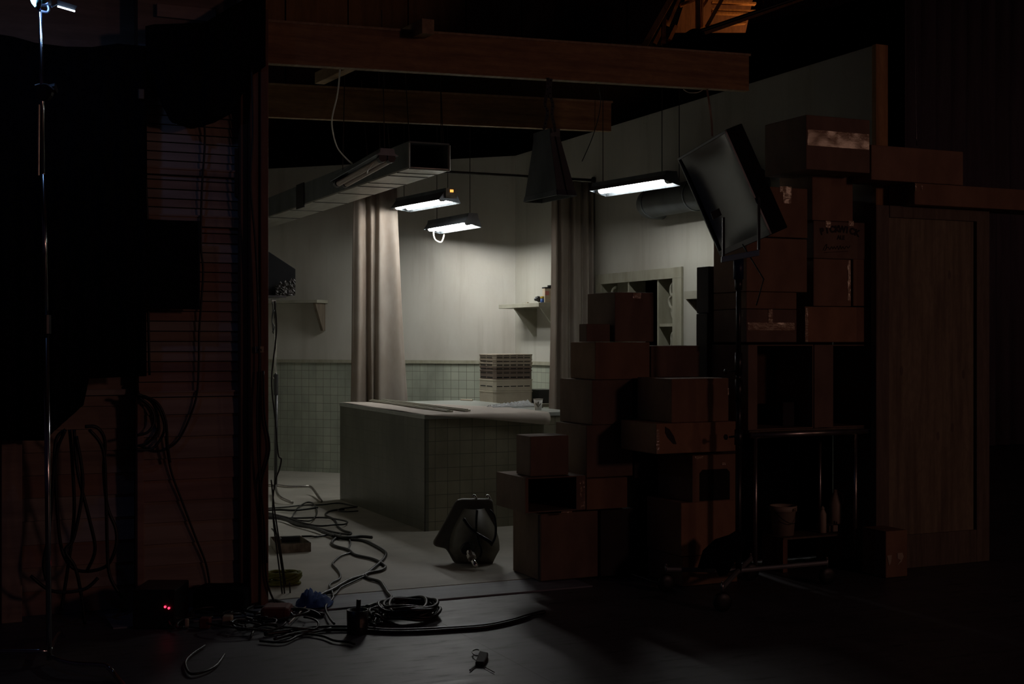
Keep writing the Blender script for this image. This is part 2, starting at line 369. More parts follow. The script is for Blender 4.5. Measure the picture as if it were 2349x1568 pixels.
D_, PD = fluoro('fluorescent_light', (2.78, 8.07, 2.63), (2.78, 9.05, 2.575), 'unlit twin-tube light hanging in front of the long foil duct', lit=False, half=.075, hh=.06, tubes=(-.03, .03), rims=(.015, .015), hangers=((.03, (-.02, 0, 3.6)), (.97, (.02, 0, 3.6))))
MB().tube(smooth_path([pd(780, 60, 7.6), pd(781, 130, 7.7), pd(775, 210, 8), pd(762, 270, 8.3), pd(764, 305, 8.5), pd(775, 340, 8.8), pd(796, 365, 8.9), pd(808, 375, 8.95)], 5), .005, 6).build('cord', M['white_cord'], D_, True)
MB().tube(smooth_path([PD(.05, -.07, -.02), PD(.08, -.1, -.06), PD(.16, -.08, -.07)], 5), .006, 6).build('cord', M['white_cord'], D_, True)
# ================================================================== DUCTS
dz0, dz1, du0, du1, dv0, dv1 = 2.68, 2.865, 3.215, 3.525, 8.83, 14.33
t = thing('ventilation_duct', ((du0 + du1) / 2, dv0, dz0), 'long square foil-board duct with an open end, running to the back wall', 'duct')
MB().box((du0, dv0, dz0), (du1, dv1, dz0 + .012)).build('bottom_panel', M['foil'], t)
MB().box((du0, dv0, dz0 + .0121), (du0 + .012, dv1, dz1)).box((du1 - .012, dv0, dz0 + .0121), (du1, dv1, dz1)).box((du0, dv0, dz1 + .0001), (du1, dv1, dz1 + .012)).build('casing', M['galv_dark'], t)
MB().box((du0 + .013, 10.2, dz0 + .013), (du1 - .013, 10.22, dz1 - .001)).build('inside_shade', M['hole'], t)  # black plate added to darken the inside of the open duct
for i, v in enumerate((9.08, 9.26, 9.75, 10.0, 10.55, 11.3, 12.1, 12.9)):
    MB().box((du0 - .003, v, dz0 - .004), (du1 + .003, v + (.02 if i % 2 else .008), dz0 - .0002)).build('seam', M['foil_edge'], t)
MB().tube([(du1 + .001, dv0, dz0), (du1 + .001, dv0, dz1)], .006, 6).tube([(du0 - .001, dv0, dz0), (du0 - .001, dv0, dz1)], .006, 6).tube([(du0, dv0, dz0), (du1, dv0, dz0)], .006, 6).build('rim', M['foil'], t)
for px, v in ((1012, 8.9), (1026, 8.95), (872, 9.6), (894, 9.3), (845, 10.3), (940, 9.0)):
    u_ = min(max(pv(px, 340, v).x, du0), du1)
    MB().tube([(u_, v, dz1), (u_ + random.uniform(-.05, .05), v + .05, 3.6)], .0035, 5).build('hanger', M['darkrod'], t)
MB().box((du0 - .012, 11.6, dz0 - .02), (du0 - .001, 11.85, dz1 + .02)).build('clamp', M['blackmetal'], t)
# round pipe along the side wall with an elbow
pc = Vector((5.30, 0, 2.545)); R = .118
path = [Vector((5.45, y, 2.565)) for y in (7.75, 8.2, 8.7, 9.2)]
for k in range(1, 9):
    a = k / 8 * math.pi / 2; path.append(Vector((5.45 + .13 * (1 - math.cos(a)), 9.2 + .13 * math.sin(a), 2.565)))
path.append(Vector((5.618, 9.33, 2.565)))
t = thing('round_duct', (5.45, 8.3, 2.565), 'round metal duct pipe along the side wall under a lit tube', 'duct')
MB().tube(path, R, 28).build('pipe', M['galv_dark'], t, True)
for y in (7.95, 8.55, 9.18): MB().tube([(5.45, y, 2.565), (5.45, y + .018, 2.565)], R + .005, 28).build('collar', M['galv'], t)
for px in (1558,): 
    p = pu(px, 400, 5.45); MB().tube([(5.45, p.y, 2.565 + R), (5.45, p.y, 3.6)], .0035, 5).build('hanger', M['darkrod'], t)
# hanging hood
t = thing('hanging_vent_hood', pd(1262, 380, 8.2), 'tapered sheet-metal vent hood hanging by perforated straps from a beam', 'vent hood')
zb, ztop = 2.338, 2.715
bL, bN, bR = pz(1202, 463, 2.338), pd(1279, 448, 8.0), pd(1322, 449, 8.05); bL = pd(1203, 461, 8.42); bF = bL + bR - bN
for p in (bL, bN, bR, bF): p.z = zb
ctr = (bL + bR) / 2; tN = pd(1262, 305, 8.12); sh = Vector((tN.x - ctr.x, tN.y - ctr.y, 0)) - (bN - ctr) * .48; sh.z = 0
top = [Vector(((p - ctr).x * .50 + ctr.x + sh.x, (p - ctr).y * .50 + ctr.y + sh.y, ztop)) for p in (bL, bN, bR, bF)]
bot = [bL, bN, bR, bF]
hd = MB()
for i in range(4): j = (i + 1) % 4; hd.quad(bot[i], bot[j], top[j], top[i])
hd.quad(*top); hd.build('hood', M['galv_dark'], t, solid=.004)
rm = MB()
for i in range(4):
    j = (i + 1) % 4; o = ((bot[i] + bot[j]) / 2 - ctr); o.z = 0; o = o.normalized() * .006
    rm.quad(bot[i] + o, bot[j] + o, bot[j] + o * .5 + (top[j] - bot[j]) * .09, bot[i] + o * .5 + (top[i] - bot[i]) * .09)
rm.build('rim', M['galv'], t, solid=.004)
md = (bN + bR) / 2; mt = (top[1] + top[2]) / 2; od = (md - ctr); od.z = 0; od = od.normalized() * .006
MB().tube([md + od, mt + od], .004, 5).build('seam', M['blackmetal'], t)
cl = MB()
for i in range(4):
    j = (i + 1) % 4; cl.quad(top[i], top[j], top[j] + Vector((0, 0, .05)), top[i] + Vector((0, 0, .05)))
cl.build('collar', M['galv_dark'], t, solid=.006)
strap = []
for pts in ([(1257, 178), (1256, 205), (1250, 240), (1256, 255), (1252, 280), (1248, 296)], [(1264, 180), (1262, 215), (1268, 240), (1266, 262), (1272, 290), (1273, 302)]):
    pp = smooth_path([pd(a, b, 7.95 + (b - 180) / 120 * .14) for a, b in pts], 5); sd = Vector((C_, -S_, 0)) * .010
    MB().grid([[p - sd, p + sd] for p in pp]).build('strap', M['steel'], t, solid=.003)
    hl = MB()
    for k, p in enumerate(pp):
        if k % 2: hl.lathe([(.004, 0), (.004, .003)], p - Vector((S_, C_, 0)) * .004, (-S_, -C_, 0), 6)
    hl.build('strap_holes', M['hole'], t)
# ================================================================== BEAMS
def beam(name, l, r, v, hgt, label, grp):
    (px0, y0), (px1, y1) = l, r
    a, b = pv(px0, y0, v), pv(px1, y1, v); o = MB().hexa([a, b, b + Vector((0, .045, 0)), a + Vector((0, .045, 0)), a + Vector((0, 0, hgt)), b + Vector((0, 0, hgt)), b + Vector((0, .045, hgt)), a + Vector((0, .045, hgt))])
    th = thing(name, (a + b) / 2, label, 'beam', grp)
    o.build('web', M['beam'], th)
    e = Vector((0, -.006, 0)); f = Vector((0, .051, 0))
    for z0, z1, aa, bb in ((-.004, .0, a, b), (hgt, hgt + .014, a, b + (b - a).normalized() * .012)):
        MB().hexa([aa + e + Vector((0, 0, z0)), bb + e + Vector((0, 0, z0)), bb + f + Vector((0, 0, z0)), aa + f + Vector((0, 0, z0)), aa + e + Vector((0, 0, z1)), bb + e + Vector((0, 0, z1)), bb + f + Vector((0, 0, z1)), aa + f + Vector((0, 0, z1))]).build('flange', M['pine_y'], th)
    return a, b
b1 = beam('wooden_beam', (560, 140.5), (1718, 207), 7.155, .225, 'long wooden beam across the top of the set, carrying the vent hood', 'overhead beams')
b2 = beam('wooden_beam', (560, 264.5), (1402, 300), 9.23, .225, 'shorter wooden beam farther inside the set, behind the vent hood', 'overhead beams')
n_ = pd(966, 74, 7.75); n_ = pv(968, 76, 6.98); f_ = pv(722, 192, 9.6)
bar = f_ - n_
MB().obox(n_, bar, (.075, 0, .0), (0, .0, .085)).build('wooden_rail', M['pine_y'], bevel=.003)
tag(bpy.data.objects['wooden_rail'], 'square timber rail lying across the tops of both wooden beams', 'rail')
# ================================================================== LEFT BUILDING: siding, post, header
sv = 7.20                                   # siding face plane
def PVZ(px, py, v=sv): return pv(px, py, v)
x_l, x_post = pv(-120, 780, sv).x, pv(575, 780, sv).x
xstep = pv(318, 1100, sv).x
hdr = MB().box((x_l, sv + .165, 0), (wl - .101, sv + .25, 4.6)).box((xstep, sv + .03, 0), (wl - .101, sv + .164, 4.6)); struct(hdr.build('wall_front', M['board']))
hz = lambda y, px=450: pv(px, y, sv).z
sl = []; z = hz(1392); top_z = hz(110); ztrim = hz(905)
def lap(name, x0, x1, z0, z1, mats, pitch, base=sv, inner=None):
    groups = {m: MB() for m in mats}; z = z0; k = 0
    while z < z1 - .01:
        h = min(pitch * random.uniform(.96, 1.04), z1 - z); m = random.choice(mats); f = base
        gp = .0052 if pitch < .08 else .003
        groups[m].hexa([(x0, f - .014, z), (x1, f - .014, z), (x1, f + .028, z), (x0, f + .028, z), (x0, f - .004, z + h - gp), (x1, f - .004, z + h - gp), (x1, f + .028, z + h - gp), (x0, f + .028, z + h - gp)])
        z += h; k += 1
    for m, g in groups.items():
        if g.v: struct(g.build(name, M[m]))
lap('wall_front', xstep, x_post, ztrim + .02, hz(520), ['siding', 'siding2', 'siding3'], .054)
lap('wall_front', xstep, x_post, hz(498), hz(405), ['siding', 'siding3'], .049)
lap('wall_front', xstep, x_post, hz(392), top_z, ['siding', 'siding3'], .049)
lap('wall_front', xstep, x_post, .0, ztrim - .01, ['siding', 'siding2', 'siding'], .118, sv - .012)
xl2 = pv(48, 1100, sv + .06).x
lap('wall_front', xl2, xstep - .005, .0, hz(908, 200), ['siding', 'siding3', 'siding2'], .122, sv + .135)
lap('wall_front', xl2, xstep - .005, hz(905, 200) + .02, hz(700, 200), ['siding', 'siding2'], .075, sv + .135)
struct(MB().box((xstep - .012, sv - .035, 0), (xstep + .022, sv + .029, ztrim)).build('trim_5', M['siding2'], bevel=.003))
struct(MB().box((xl2 - .10, sv - .03, 0), (xl2, sv + .029, hz(905, 200))).build('trim_6', M['siding'], bevel=.004))
for zc, hh in ((ztrim + .004, .022), (hz(509), .05), (hz(398), .028)):
    struct(MB().box((xstep, sv - .026, zc - hh / 2), (x_post, sv + .029, zc + hh / 2)).box((xstep, sv - .034, zc + hh / 2 + .0005), (x_post, sv + .029, zc + hh / 2 + .009)).build('trim_7', M['siding']))
struct(MB().box((xl2, sv + .09, hz(908, 200)), (xstep - .013, sv + .164, hz(900, 200) + .012)).build('trim_8', M['siding3']))
a, b = pv(350, 51, sv + .15), pv(482, 36, sv + .15)
struct(MB().box((a.x, sv + .0, a.z), (b.x, sv + .029, b.z)).build('trim_13', M['siding']))
# post bundle at the set opening
pz1 = pv(595, 150, 7.08).z
xa, xb, xc, xd = (pv(p, 900, 7.08).x for p in (556, 573, 594, 612))
struct(MB().box((xa, 7.12, 0), (xb - .001, 7.23, pz1 + .3)).build('trim_9', M['post'], bevel=.003))
struct(MB().box((xb, 7.06, 0), (xc - .006, 7.2, pz1 + .3)).build('trim_10', M['post'], bevel=.004))
struct(MB().box((xc, 7.04, 0), (xd, 7.15, pz1 + .3)).build('trim_11', M['post'], bevel=.004))
struct(MB().box((xa - .02, 7.165, pv(560, 450, 7.15).z), (xa - .002, 7.185, pv(560, 340, 7.15).z)).build('trim_12', M['post']))
o = MB().box(tuple(pv(586, 806, 7.054)), tuple(pv(604, 795, 7.0595)) ); p0, p1 = pv(586, 808, 7.035), pv(605, 794, 7.035)
t = thing('paper_tag', (p0 + p1) / 2, 'small white tag with handwriting stuck on the fir post', 'tag')
MB().obox(p0, (p1.x - p0.x, 0, 0), (0, .003, 0), (0, 0, p1.z - p0.z)).build('card', M['cream'], t)
def text_mesh(body, size, origin, xdir, up, mat, name, parent, arc=0., extrude=.0006, bold=0.):
    """letters laid on the plane spanned by xdir/up, optionally on an arch"""
    cu = bpy.data.curves.new('lettering', 'FONT'); acc = MB(); xdir = Vector(xdir).normalized(); up = Vector(up).normalized(); nrm = xdir.cross(up)
    cu.size = size; cu.align_x = 'CENTER'; cu.extrude = extrude; cu.offset = bold
    ob = bpy.data.objects.new('lettering_source', cu); COL.objects.link(ob)
    adv = size * .68; n = len(body)
    chunks = [(body, 0)] if arc == 0 else [(ch, (i - (n - 1) / 2)) for i, ch in enumerate(body)]
    for ch, k in chunks:
        cu.body = ch; dg = bpy.context.evaluated_depsgraph_get(); dg.update()
        me = bpy.data.meshes.new_from_object(ob.evaluated_get(dg)); base = len(acc.v)
        ang = k * arc; ox = k * adv; oy = -abs(k) ** 2 * adv * arc * .5
        ca, sa = math.cos(-ang), math.sin(-ang)
        for v in me.vertices:
            x_, y_ = v.co.x * ca - v.co.y * sa + ox, v.co.x * sa + v.co.y * ca + oy
            acc.v.append(Vector(origin) + xdir * x_ + up * y_ + nrm * v.co.z)
        acc.f += [tuple(base + i for i in p.vertices) for p in me.polygons]; bpy.data.meshes.remove(me)
    bpy.data.objects.remove(ob); bpy.data.curves.remove(cu)
    return acc.build(name, mat, parent)
text_mesh('rls', .026, (p0 + p1) / 2 + Vector((0, -.002, -.009)), (1, 0, 0), (0, 0, 1), M['ink'], 'handwriting', t)
# small box fixed at the top of the siding, and a junction box on the trim
def wallbox(name, px0, py0, px1, py1, v, d, m, label, cat):
    a, b = pv(px0, py1, v), pv(px1, py0, v)
    return tag(MB().box((a.x, v, a.z), (b.x, v + d, b.z)).build(name, m, bevel=.004), label, cat)
wallbox('switch_box', 318, 204, 331, 226, sv - .2, .03, M['frame'], 'small square switch box at the edge of the black drape by the siding', 'switch box')
wallbox('outlet_plate', 338, 500, 353, 513, sv - .032, .016, M['siding2'], 'small wooden block on the siding above the black flag', 'block')
# ------------------------------------------------------------------ black drapes
def drape(name, top, bot, v, amp, label, cols=40, waves=9, mat='drape', rows=8, cat='drape'):
    rws = []
    def ev(poly, s):
        x = poly[0][0] + (poly[-1][0] - poly[0][0]) * s
        for (x0, y0), (x1, y1) in zip(poly, poly[1:]):
            if x <= x1 or (x1, y1) == poly[-1]:
                k = (x - x0) / (x1 - x0) if x1 != x0 else 0; return x, y0 + (y1 - y0) * k
    for r in range(rows + 1):
        k = r / rows; row = []
        for c in range(cols + 1):
            s = c / cols; (xt, yt), (xb_, yb) = ev(top, s), ev(bot, s)
            px, py = xt + (xb_ - xt) * k, yt + (yb - yt) * k
            row.append(pv(px, py, v + amp * math.sin(s * waves * 6.28 + 1.3 * math.sin(3 * k + s * 9)) * (.35 + .65 * k)))
        rws.append(row)
    return tag(MB().grid(rws).build(name, M[mat], None, True, solid=.006), label, cat)
drape('black_drape', [(-60, 70), (30, 84), (80, 98), (150, 107), (210, 108), (270, 100), (336, 106)], [(-60, 1010), (100, 1010), (195, 925), (200, 868), (336, 862)], 7.05, .02, 'large black drape hanging over the siding behind the tall chrome stand', 60, 10)
drape('black_drape', [(334, 60), (352, 56), (470, 52), (540, 10), (609, -30)], [(334, 150), (354, 175), (366, 230), (392, 280), (440, 296), (490, 282), (535, 258), (556, 215), (580, 172), (609, 152)], 7.03, .018, 'bunched black drape with a rounded hem over the top of the siding', 40, 5)
t = thing('black_flag', pv(396, 605, 7.06), 'square black cloth flag panel hanging in front of the siding', 'flag')
a, b = pv(330, 707, 7.06), pv(456, 508, 7.06)
MB().box((a.x, 7.055, a.z), (b.x, 7.067, b.z)).build('cloth', M['drape'], t, bevel=.002)
MB().tube([(a.x, 7.06, a.z), (b.x, 7.06, a.z), (b.x, 7.06, b.z), (a.x, 7.06, b.z)], .008, 6, closed=True).build('frame', M['blackmetal'], t)
# ------------------------------------------------------------------ cables hanging on the siding
def cable(name, pts, r, label, cat='cable', m='cable', group=None, n=6, closed=False, seg=7):
    p = smooth_path(pts, n, closed); return tag(MB().tube(p, r, seg, closed).build(name, M[m], None, True), label, cat, group)
def rp(*pp, v): return [pv(x, y, v) for x, y in pp]
cable('hanging_cable', rp((468, 268), (470, 330), (463, 440), (461, 560), (466, 620), (462, 690), (457, 760), (456, 830), (452, 900), (438, 950), (415, 1000), (392, 1024), (360, 1034), (320, 1020), v=sv - .045), .006, 'thin black cable dropping down the siding and curving to the coil')
cable('hanging_cable', rp((380, 1000), (384, 1035), (394, 1085), (418, 1150), (448, 1230), (470, 1285), (478, 1320), (483, 1360), v=sv - .05), .006, 'thin black cable slanting from the coil to the clutter on the floor')
cable('hanging_cable', rp((331, 190), (334, 300), (335, 420), (339, 520), (340, 700), (343, 860), v=sv - .045), .007, 'black cable running down beside the large drape edge')
def hank(name, loops, v, r, label):
    m = MB()
    for i, pts in enumerate(loops): m.tube(smooth_path([pv(x, y, v - .012 * i - .01 * math.sin(i * 2.1 + j)) for j, (x, y) in enumerate(pts)], 6), r, 7)
    return tag(m.build(name, M['cable'], None, True), label, 'cable')
hank('cable_coil', [[(300, 905), (340, 915), (360, 945), (362, 985), (340, 1015), (318, 1022)], [(312, 902), (352, 920), (372, 955), (376, 990), (350, 1028), (310, 1030)],
                    [(318, 910), (346, 935), (354, 965), (340, 990), (315, 998)], [(330, 908), (362, 925), (380, 965), (384, 1020), (390, 1060)]], sv - .06, .0075, 'coil of black cable hung on the siding corner beside the thin cable')
hank('cable_coil', [[(150, 985), (128, 1010), (122, 1100), (112, 1220), (100, 1290), (106, 1330)], [(150, 985), (128, 1050), (132, 1180), (145, 1270), (180, 1308), (240, 1300), (264, 1260), (266, 1215), (246, 1160), (238, 1080), (240, 1010), (222, 980), (195, 978)],
                    [(160, 985), (166, 1060), (170, 1180), (156, 1300), (140, 1400)], [(170, 985), (178, 1080), (205, 1190), (218, 1260), (200, 1308)],
                    [(205, 985), (236, 1030), (243, 1130), (246, 1250), (252, 1320), (280, 1370)], [(175, 1000), (190, 1110), (170, 1230), (150, 1262), (172, 1300), (185, 1355), (195, 1430)], [(70, 1320), (120, 1355), (190, 1352), (225, 1325)]],
     7.0, .009, 'long drooping loops of black cable hung below the large drape')
for i, (pts, lab) in enumerate([([(577, 150), (580, 300), (575, 420), (586, 560), (592, 700), (595, 830), (590, 930), (593, 1060), (606, 1200), (612, 1330), (640, 1400)], 'black cable taped along the middle of the fir post'),
                                 ([(604, 850), (607, 950), (618, 1030), (600, 1110), (606, 1200), (612, 1290)], 'black cable looping against the inner edge of the fir post')]):
    cable('hanging_cable', rp(*pts, v=7.02), .006, lab)
# loose cables that drop just inside the opening
for pts, lab in [([(630, 690), (634, 760), (623, 870), (631, 960), (638, 1040), (645, 1052), (641, 1075), (630, 1110), (626, 1180), (640, 1300), (652, 1400)], 'thin cable hanging from the stand lamp down past the post'),
                 ([(628, 1190), (640, 1260), (650, 1330), (655, 1395)], 'thin cable slanting over the floor beside the paint tray'),
                 ([(622, 1100), (630, 1170), (645, 1270), (655, 1340)], 'second thin cable slanting over the floor beside the paint tray'), 
                 ([(664, 1335), (666, 1375), (662, 1412)], 'short thin cable beside the green cord bundle')]:
    cable('hanging_cable', rp(*pts, v=7.3), .0045, lab, seg=6)
# ================================================================== C-STAND at the far left
base = pz(113, 1513, .02); bx0, bv0 = base.x, base.y
t = thing('chrome_stand', (bx0, bv0, 0), 'tall chrome stand with blue lamps on top in front of the black drape', 'stand')
jn = [pv(113, 1513, bv0), pv(106, 765, bv0), pv(106, 722, bv0), pv(99, 400, bv0), pv(93, 28, bv0)]
MB().tube([jn[0], jn[1]], .0125, 12).build('column', M['chrome'], t, True)
MB().tube([jn[1], jn[2]], .021, 12).build('collar', M['blackmetal'], t)
MB().tube([jn[2], jn[3]], .010, 12).build('riser', M['chrome'], t, True)
MB().tube([jn[3], jn[4]], .0085, 12).build('riser', M['chrome'], t, True)
MB().tube([pv(88, 402, bv0), pv(89, 240, bv0)], .006, 8).build('grip_arm', M['steel'], t)
MB().lathe([(.035, -.015), (.04, 0), (.035, .015)], pv(103, 212, bv0 - .01), (-S_, -C_, 0), 16).lathe([(.022, -.02), (.022, .05)], pv(104, 207, bv0), (C_, -S_, .2), 12).build('grip_head', M['blackmetal'], t)
MB().tube([pv(80, 196, bv0), pv(95, 192, bv0), pv(108, 194, bv0 - .03), pv(124, 206, bv0 - .04)], .004, 6).build('knob_handle', M['steel'], t)
foot = [(113, 1513, .045), (160, 1519, .05), (235, 1524, .05), (250, 1532, .045), (262, 1545, .025), (280, 1568, .014), (292, 1590, .012)]
MB().tube(smooth_path([base + Vector((0, 0, .02))] + [pz(x, y, z) for x, y, z in foot[1:]], 4), .011, 10).build('leg', M['chrome'], t, True)
for dx, dy in ((-.42, .1), (.1, .42)):
    MB().tube(smooth_path([base + Vector((0, 0, .04)), base + Vector((dx * .6, dy * .6, .05)), base + Vector((dx * .75, dy * .75, .045)), base + Vector((dx, dy, .0125))], 4), .011, 10).build('leg', M['chrome'], t, True)
# lamps on it
t2 = thing('blue_lamp', pv(84, -6, bv0), 'glowing blue lamp clamped at the top of the chrome stand', 'lamp')
MB().lathe([(.001, -.045), (.012, -.03), (.018, -.01), (.016, .03)], pv(78, -8, bv0 - .03), (-.1, -.2, 1), 14).build('bulb', M['blue_on'], t2, True)
MB().lathe([(.03, -.02), (.034, 0), (.03, .05), (.02, .07)], pv(101, 2, bv0), (0, 0, 1), 14).build('housing', M['blackmetal'], t2)
MB().lathe([(.001, -.03), (.009, -.02), (.012, 0), (.01, .02)], pv(89, 10, bv0 - .04), (0, 0, 1), 12).build('reflector', M['bluepl'], t2, True)
MB().tube(smooth_path([pv(94, 26, bv0), pv(108, 28, bv0), pv(112, 20, bv0), pv(108, 8, bv0)], 4), .007, 8).build('yoke', M['blackmetal'], t2)
t3 = thing('strip_lamp', pv(152, 14, bv0), 'small glowing strip lamp held out beside the blue lamp', 'lamp')
a, b = pv(132, 14.5, bv0), pv(172, 26, bv0)
MB().tube([a, b], .0035, 10).build('tube', M['strip_on'], t3)
up = Vector((0, 0, .016)); MB().hexa([a + Vector((0, .01, .005)), b + Vector((0, .01, .005)), b + Vector((0, .03, .005)), a + Vector((0, .03, .005)), a + Vector((0, .004, .03)), b + Vector((0.01, .004, .026)), b + Vector((.01, .03, .026)), a + Vector((0, .03, .03))]).build('hood', M['blackmetal'], t3)
MB().tube([pv(118, 16, bv0), a + Vector((0, .015, .015))], .005, 6).build('arm', M['blackmetal'], t3)
# ================================================================== COUNTER
cu0, cu1, cv0, cv1, cz = 3.487, 4.76, 9.225, 11.40, .886
t = thing('tiled_counter', (cu0, cv0, 0), 'tiled kitchen island counter with a pale laminate top', 'counter')
MB().box((cu0, cv0 + .004, .012), (cu1, cv0 + .03, cz - .03)).build('front_panel', M['tile_f'], t)
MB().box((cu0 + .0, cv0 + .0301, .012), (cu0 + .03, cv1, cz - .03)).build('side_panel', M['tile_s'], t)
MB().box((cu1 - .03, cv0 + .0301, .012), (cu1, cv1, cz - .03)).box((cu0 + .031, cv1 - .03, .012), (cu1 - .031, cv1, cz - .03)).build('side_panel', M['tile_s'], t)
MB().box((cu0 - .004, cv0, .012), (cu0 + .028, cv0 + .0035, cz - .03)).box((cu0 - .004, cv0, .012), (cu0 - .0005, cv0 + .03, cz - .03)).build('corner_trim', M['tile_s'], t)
MB().box((cu0 - .006, cv0 - .004, cz - .0299), (cu1 + .006, cv1 + .004, cz)).build('counter_top', M['laminate'], t, bevel=.003)
# paper on the counter, curling off the front edge
rows = []
for i in range(25):
    s = i / 24; row = []
    x0 = cu0 + .0 + s * 1.02
    back = cv1 - .03 - (0 if s < .22 else (s - .22) * 1.65); back = max(back, cv0 + .55)
    for j in range(15):
        k = j / 14; y = back + (cv0 - .002 - back) * k; row.append(Vector((x0, y, cz + .004 + .002 * math.sin(s * 20 + k * 11))))
    roll = .002 + .05 * max(0, s - .05)
    for j in range(1, 9):
        a = j / 8 * math.pi * (.45 + .45 * s); rr = .008 + .045 * s
        row.append(Vector((x0 + .0, cv0 - .004 - rr * math.sin(a) * 1.1, cz + .004 - rr * (1 - math.cos(a)))))
    rows.append(row)
tag(MB().grid(rows).build('kraft_paper', M['paper'], None, True, solid=.0015), 'sheet of kraft paper spread over the counter and curling over its front edge', 'paper')
def strip(pxa, pya, pxb, pyb, wd, z, label):
    a, b = pz(pxa, pya, z), pz(pxb, pyb, z); d = (b - a); n = d.cross(Vector((0, 0, 1))).normalized() * wd
    hh = Vector((0, 0, .012)); tt = thing('wood_moulding', (a + b) / 2, label, 'moulding')
    MB().obox(a, d, n * -1, hh).build('strip_body', M['shelf'], tt)
    MB().obox(a + hh + n * -.3, d, n * -.3, (0, 0, .006)).build('bead', M['trim'], tt)
strip(846, 920, 1024, 945, .055, cz + .007, 'shorter dark wood moulding strip lying on the kraft paper')
strip(872, 919, 1066, 943, .05, cz + .007, 'longer dark wood moulding strip lying on the kraft paper, farther from the counter edge')
# plastic bag
rows = []
a, b = pz(1128, 934, cz + .006), pz(1222, 931, cz + .006)
dx = b - a; dn = Vector((-dx.y, dx.x, 0)).normalized()
for i in range(17):
    s = i / 16; row = []
    for j in range(9):
        k = j / 8; hgt = math.sin(math.pi * k) * (.016 + .024 * s) * (1 + .35 * math.sin(i * 1.9 + j * 2.3)) + .001
        row.append(a + dx * s + dn * ((k - .2) * (.10 + .16 * s)) + Vector((0, 0, hgt)))
    rows.append(row)
tag(MB().grid(rows).build('plastic_bag', M['clear'], None, True, solid=.0012), 'crumpled clear plastic bag on the counter beside the paper cup', 'plastic bag')
# paper cup
cp = pz(1234.5, 940, cz + .0045)
t = thing('paper_cup', cp, 'white paper cup with a leaf print on the counter', 'cup')
MB().lathe([(.026, 0), (.038, .088), (.036, .088), (.025, .004)], cp, seg=24).build('cup_body', M['cupwhite'], t, True)
MB().tube([cp + Vector((.038 * math.cos(a_), .038 * math.sin(a_), .088)) for a_ in [i / 24 * 6.283 for i in range(24)]], .0022, 6, True).build('rim', M['paper'], t, True)
lf = MB(); tow = Vector((-S_ - .03, -C_, 0)).normalized(); sdv = Vector((C_, -S_, 0))
for ang, h0, ln in ((-.5, .022, .045), (.0, .02, .055), (.55, .022, .045)):
    pts = []
    for k in range(9):
        tt_ = k / 8 * 2; w_ = math.sin(min(tt_, 2 - tt_) * math.pi / 2 * .98 + .02) * .006 * (1 if tt_ <= 1 else -1); l_ = (tt_ if tt_ <= 1 else 2 - tt_) * ln
        hh_ = h0 + l_ * math.cos(ang) - w_ * math.sin(ang) * .5; xx = l_ * math.sin(ang) + w_ * math.cos(ang)
        rr_ = .026 + .012 * hh_ / .088 + .0012; pts.append(cp + sdv * xx + tow * math.sqrt(max(rr_ ** 2 - xx ** 2, 1e-6)) + Vector((0, 0, hh_)))
    lf.quad(*pts)
lf.build('leaf_print', M['leafink'], t, solid=.0004)
a, b = pz(1057, 916.5, cz + .0065), pz(1084, 917.5, cz + .0065)
tag(MB().tube([a, b], .009, 8).build('marker_pen', M['whitepl'], None), 'small white tube lying at the back edge of the counter', 'tube')
# prep table, crates, grey box behind the counter
tz = .86
t = thing('prep_table', (5.15, 11.15, 0), 'low work table behind the counter holding the crate stack', 'table')
MB().box((4.80, 10.93, tz - .03), (5.56, 11.50, tz)).build('table_top', M['shelf'], t, bevel=.003)
for x_ in (4.83, 5.53):
    for y_ in (10.97, 11.47): MB().box((x_ - .02, y_ - .02, .012), (x_ + .02, y_ + .02, tz - .0301)).build('leg', M['frame'], t)
cA = pv(1133, 900, 11.06); cB = pv(1223, 900, 11.06); ca, cb = cA.x, cB.x; cvf, cvb = 11.06, 11.42
zpx = lambda y: pv(1133, y, cvf).z
def crate(z0, z1, m, label, slots, grp, inset=.0):
    tt = thing('plastic_crate', ((ca + cb) / 2, (cvf + cvb) / 2, z0), label, 'crate', grp)
    ch = .025; i_ = inset
    poly = [(ca + i_ + ch, cvf + i_), (cb - i_ - ch, cvf + i_), (cb - i_, cvf + i_ + ch), (cb - i_, cvb - i_ - ch), (cb - i_ - ch, cvb - i_), (ca + i_ + ch, cvb - i_), (ca + i_, cvb - i_ - ch), (ca + i_, cvf + i_ + ch)]
    MB().prism([(x_, y_, z0) for x_, y_ in poly], (0, 0, z1 - z0 - .001)).build('body', M[m], tt, bevel=.004)
    ex = [((x_ - (ca + cb) / 2) * 1.02 + (ca + cb) / 2, (y_ - (cvf + cvb) / 2) * 1.02 + (cvf + cvb) / 2) for x_, y_ in poly]
    MB().prism([(x_, y_, z1 - .014) for x_, y_ in ex], (0, 0, .0125)).build('rim', M[m], tt, bevel=.002)
    if slots:
        sl_ = MB()
        for zz, hh in slots:
            for k in range(5):
                xx = ca + .03 + k * (cb - ca - .05) / 5; sl_.box((xx, cvf + i_ - .003, z0 + zz), (xx + (cb - ca) / 5 - .025, cvf + i_ - .0002, z0 + zz + hh))
            for k in range(2):
                yy = cvf + .04 + k * .15; sl_.box((ca + i_ - .003, yy, z0 + zz), (ca + i_ - .0002, yy + .12, z0 + zz + hh))
        sl_.build('slots', M['hole'], tt)
    return tt
zs = [tz + .001, zpx(897), zpx(870), zpx(858), zpx(848), zpx(841), zpx(831), zpx(823), zpx(812)]
G = 'crates stacked behind the counter'
crate(zs[0], zs[1], 'crate_w', 'pale plastic tub at the bottom of the crate stack', [], G)
c2_ = crate(zs[1], zs[2], 'crate_w', 'pale plastic tub, second from the bottom of the crate stack', [(.04, .008)], G)
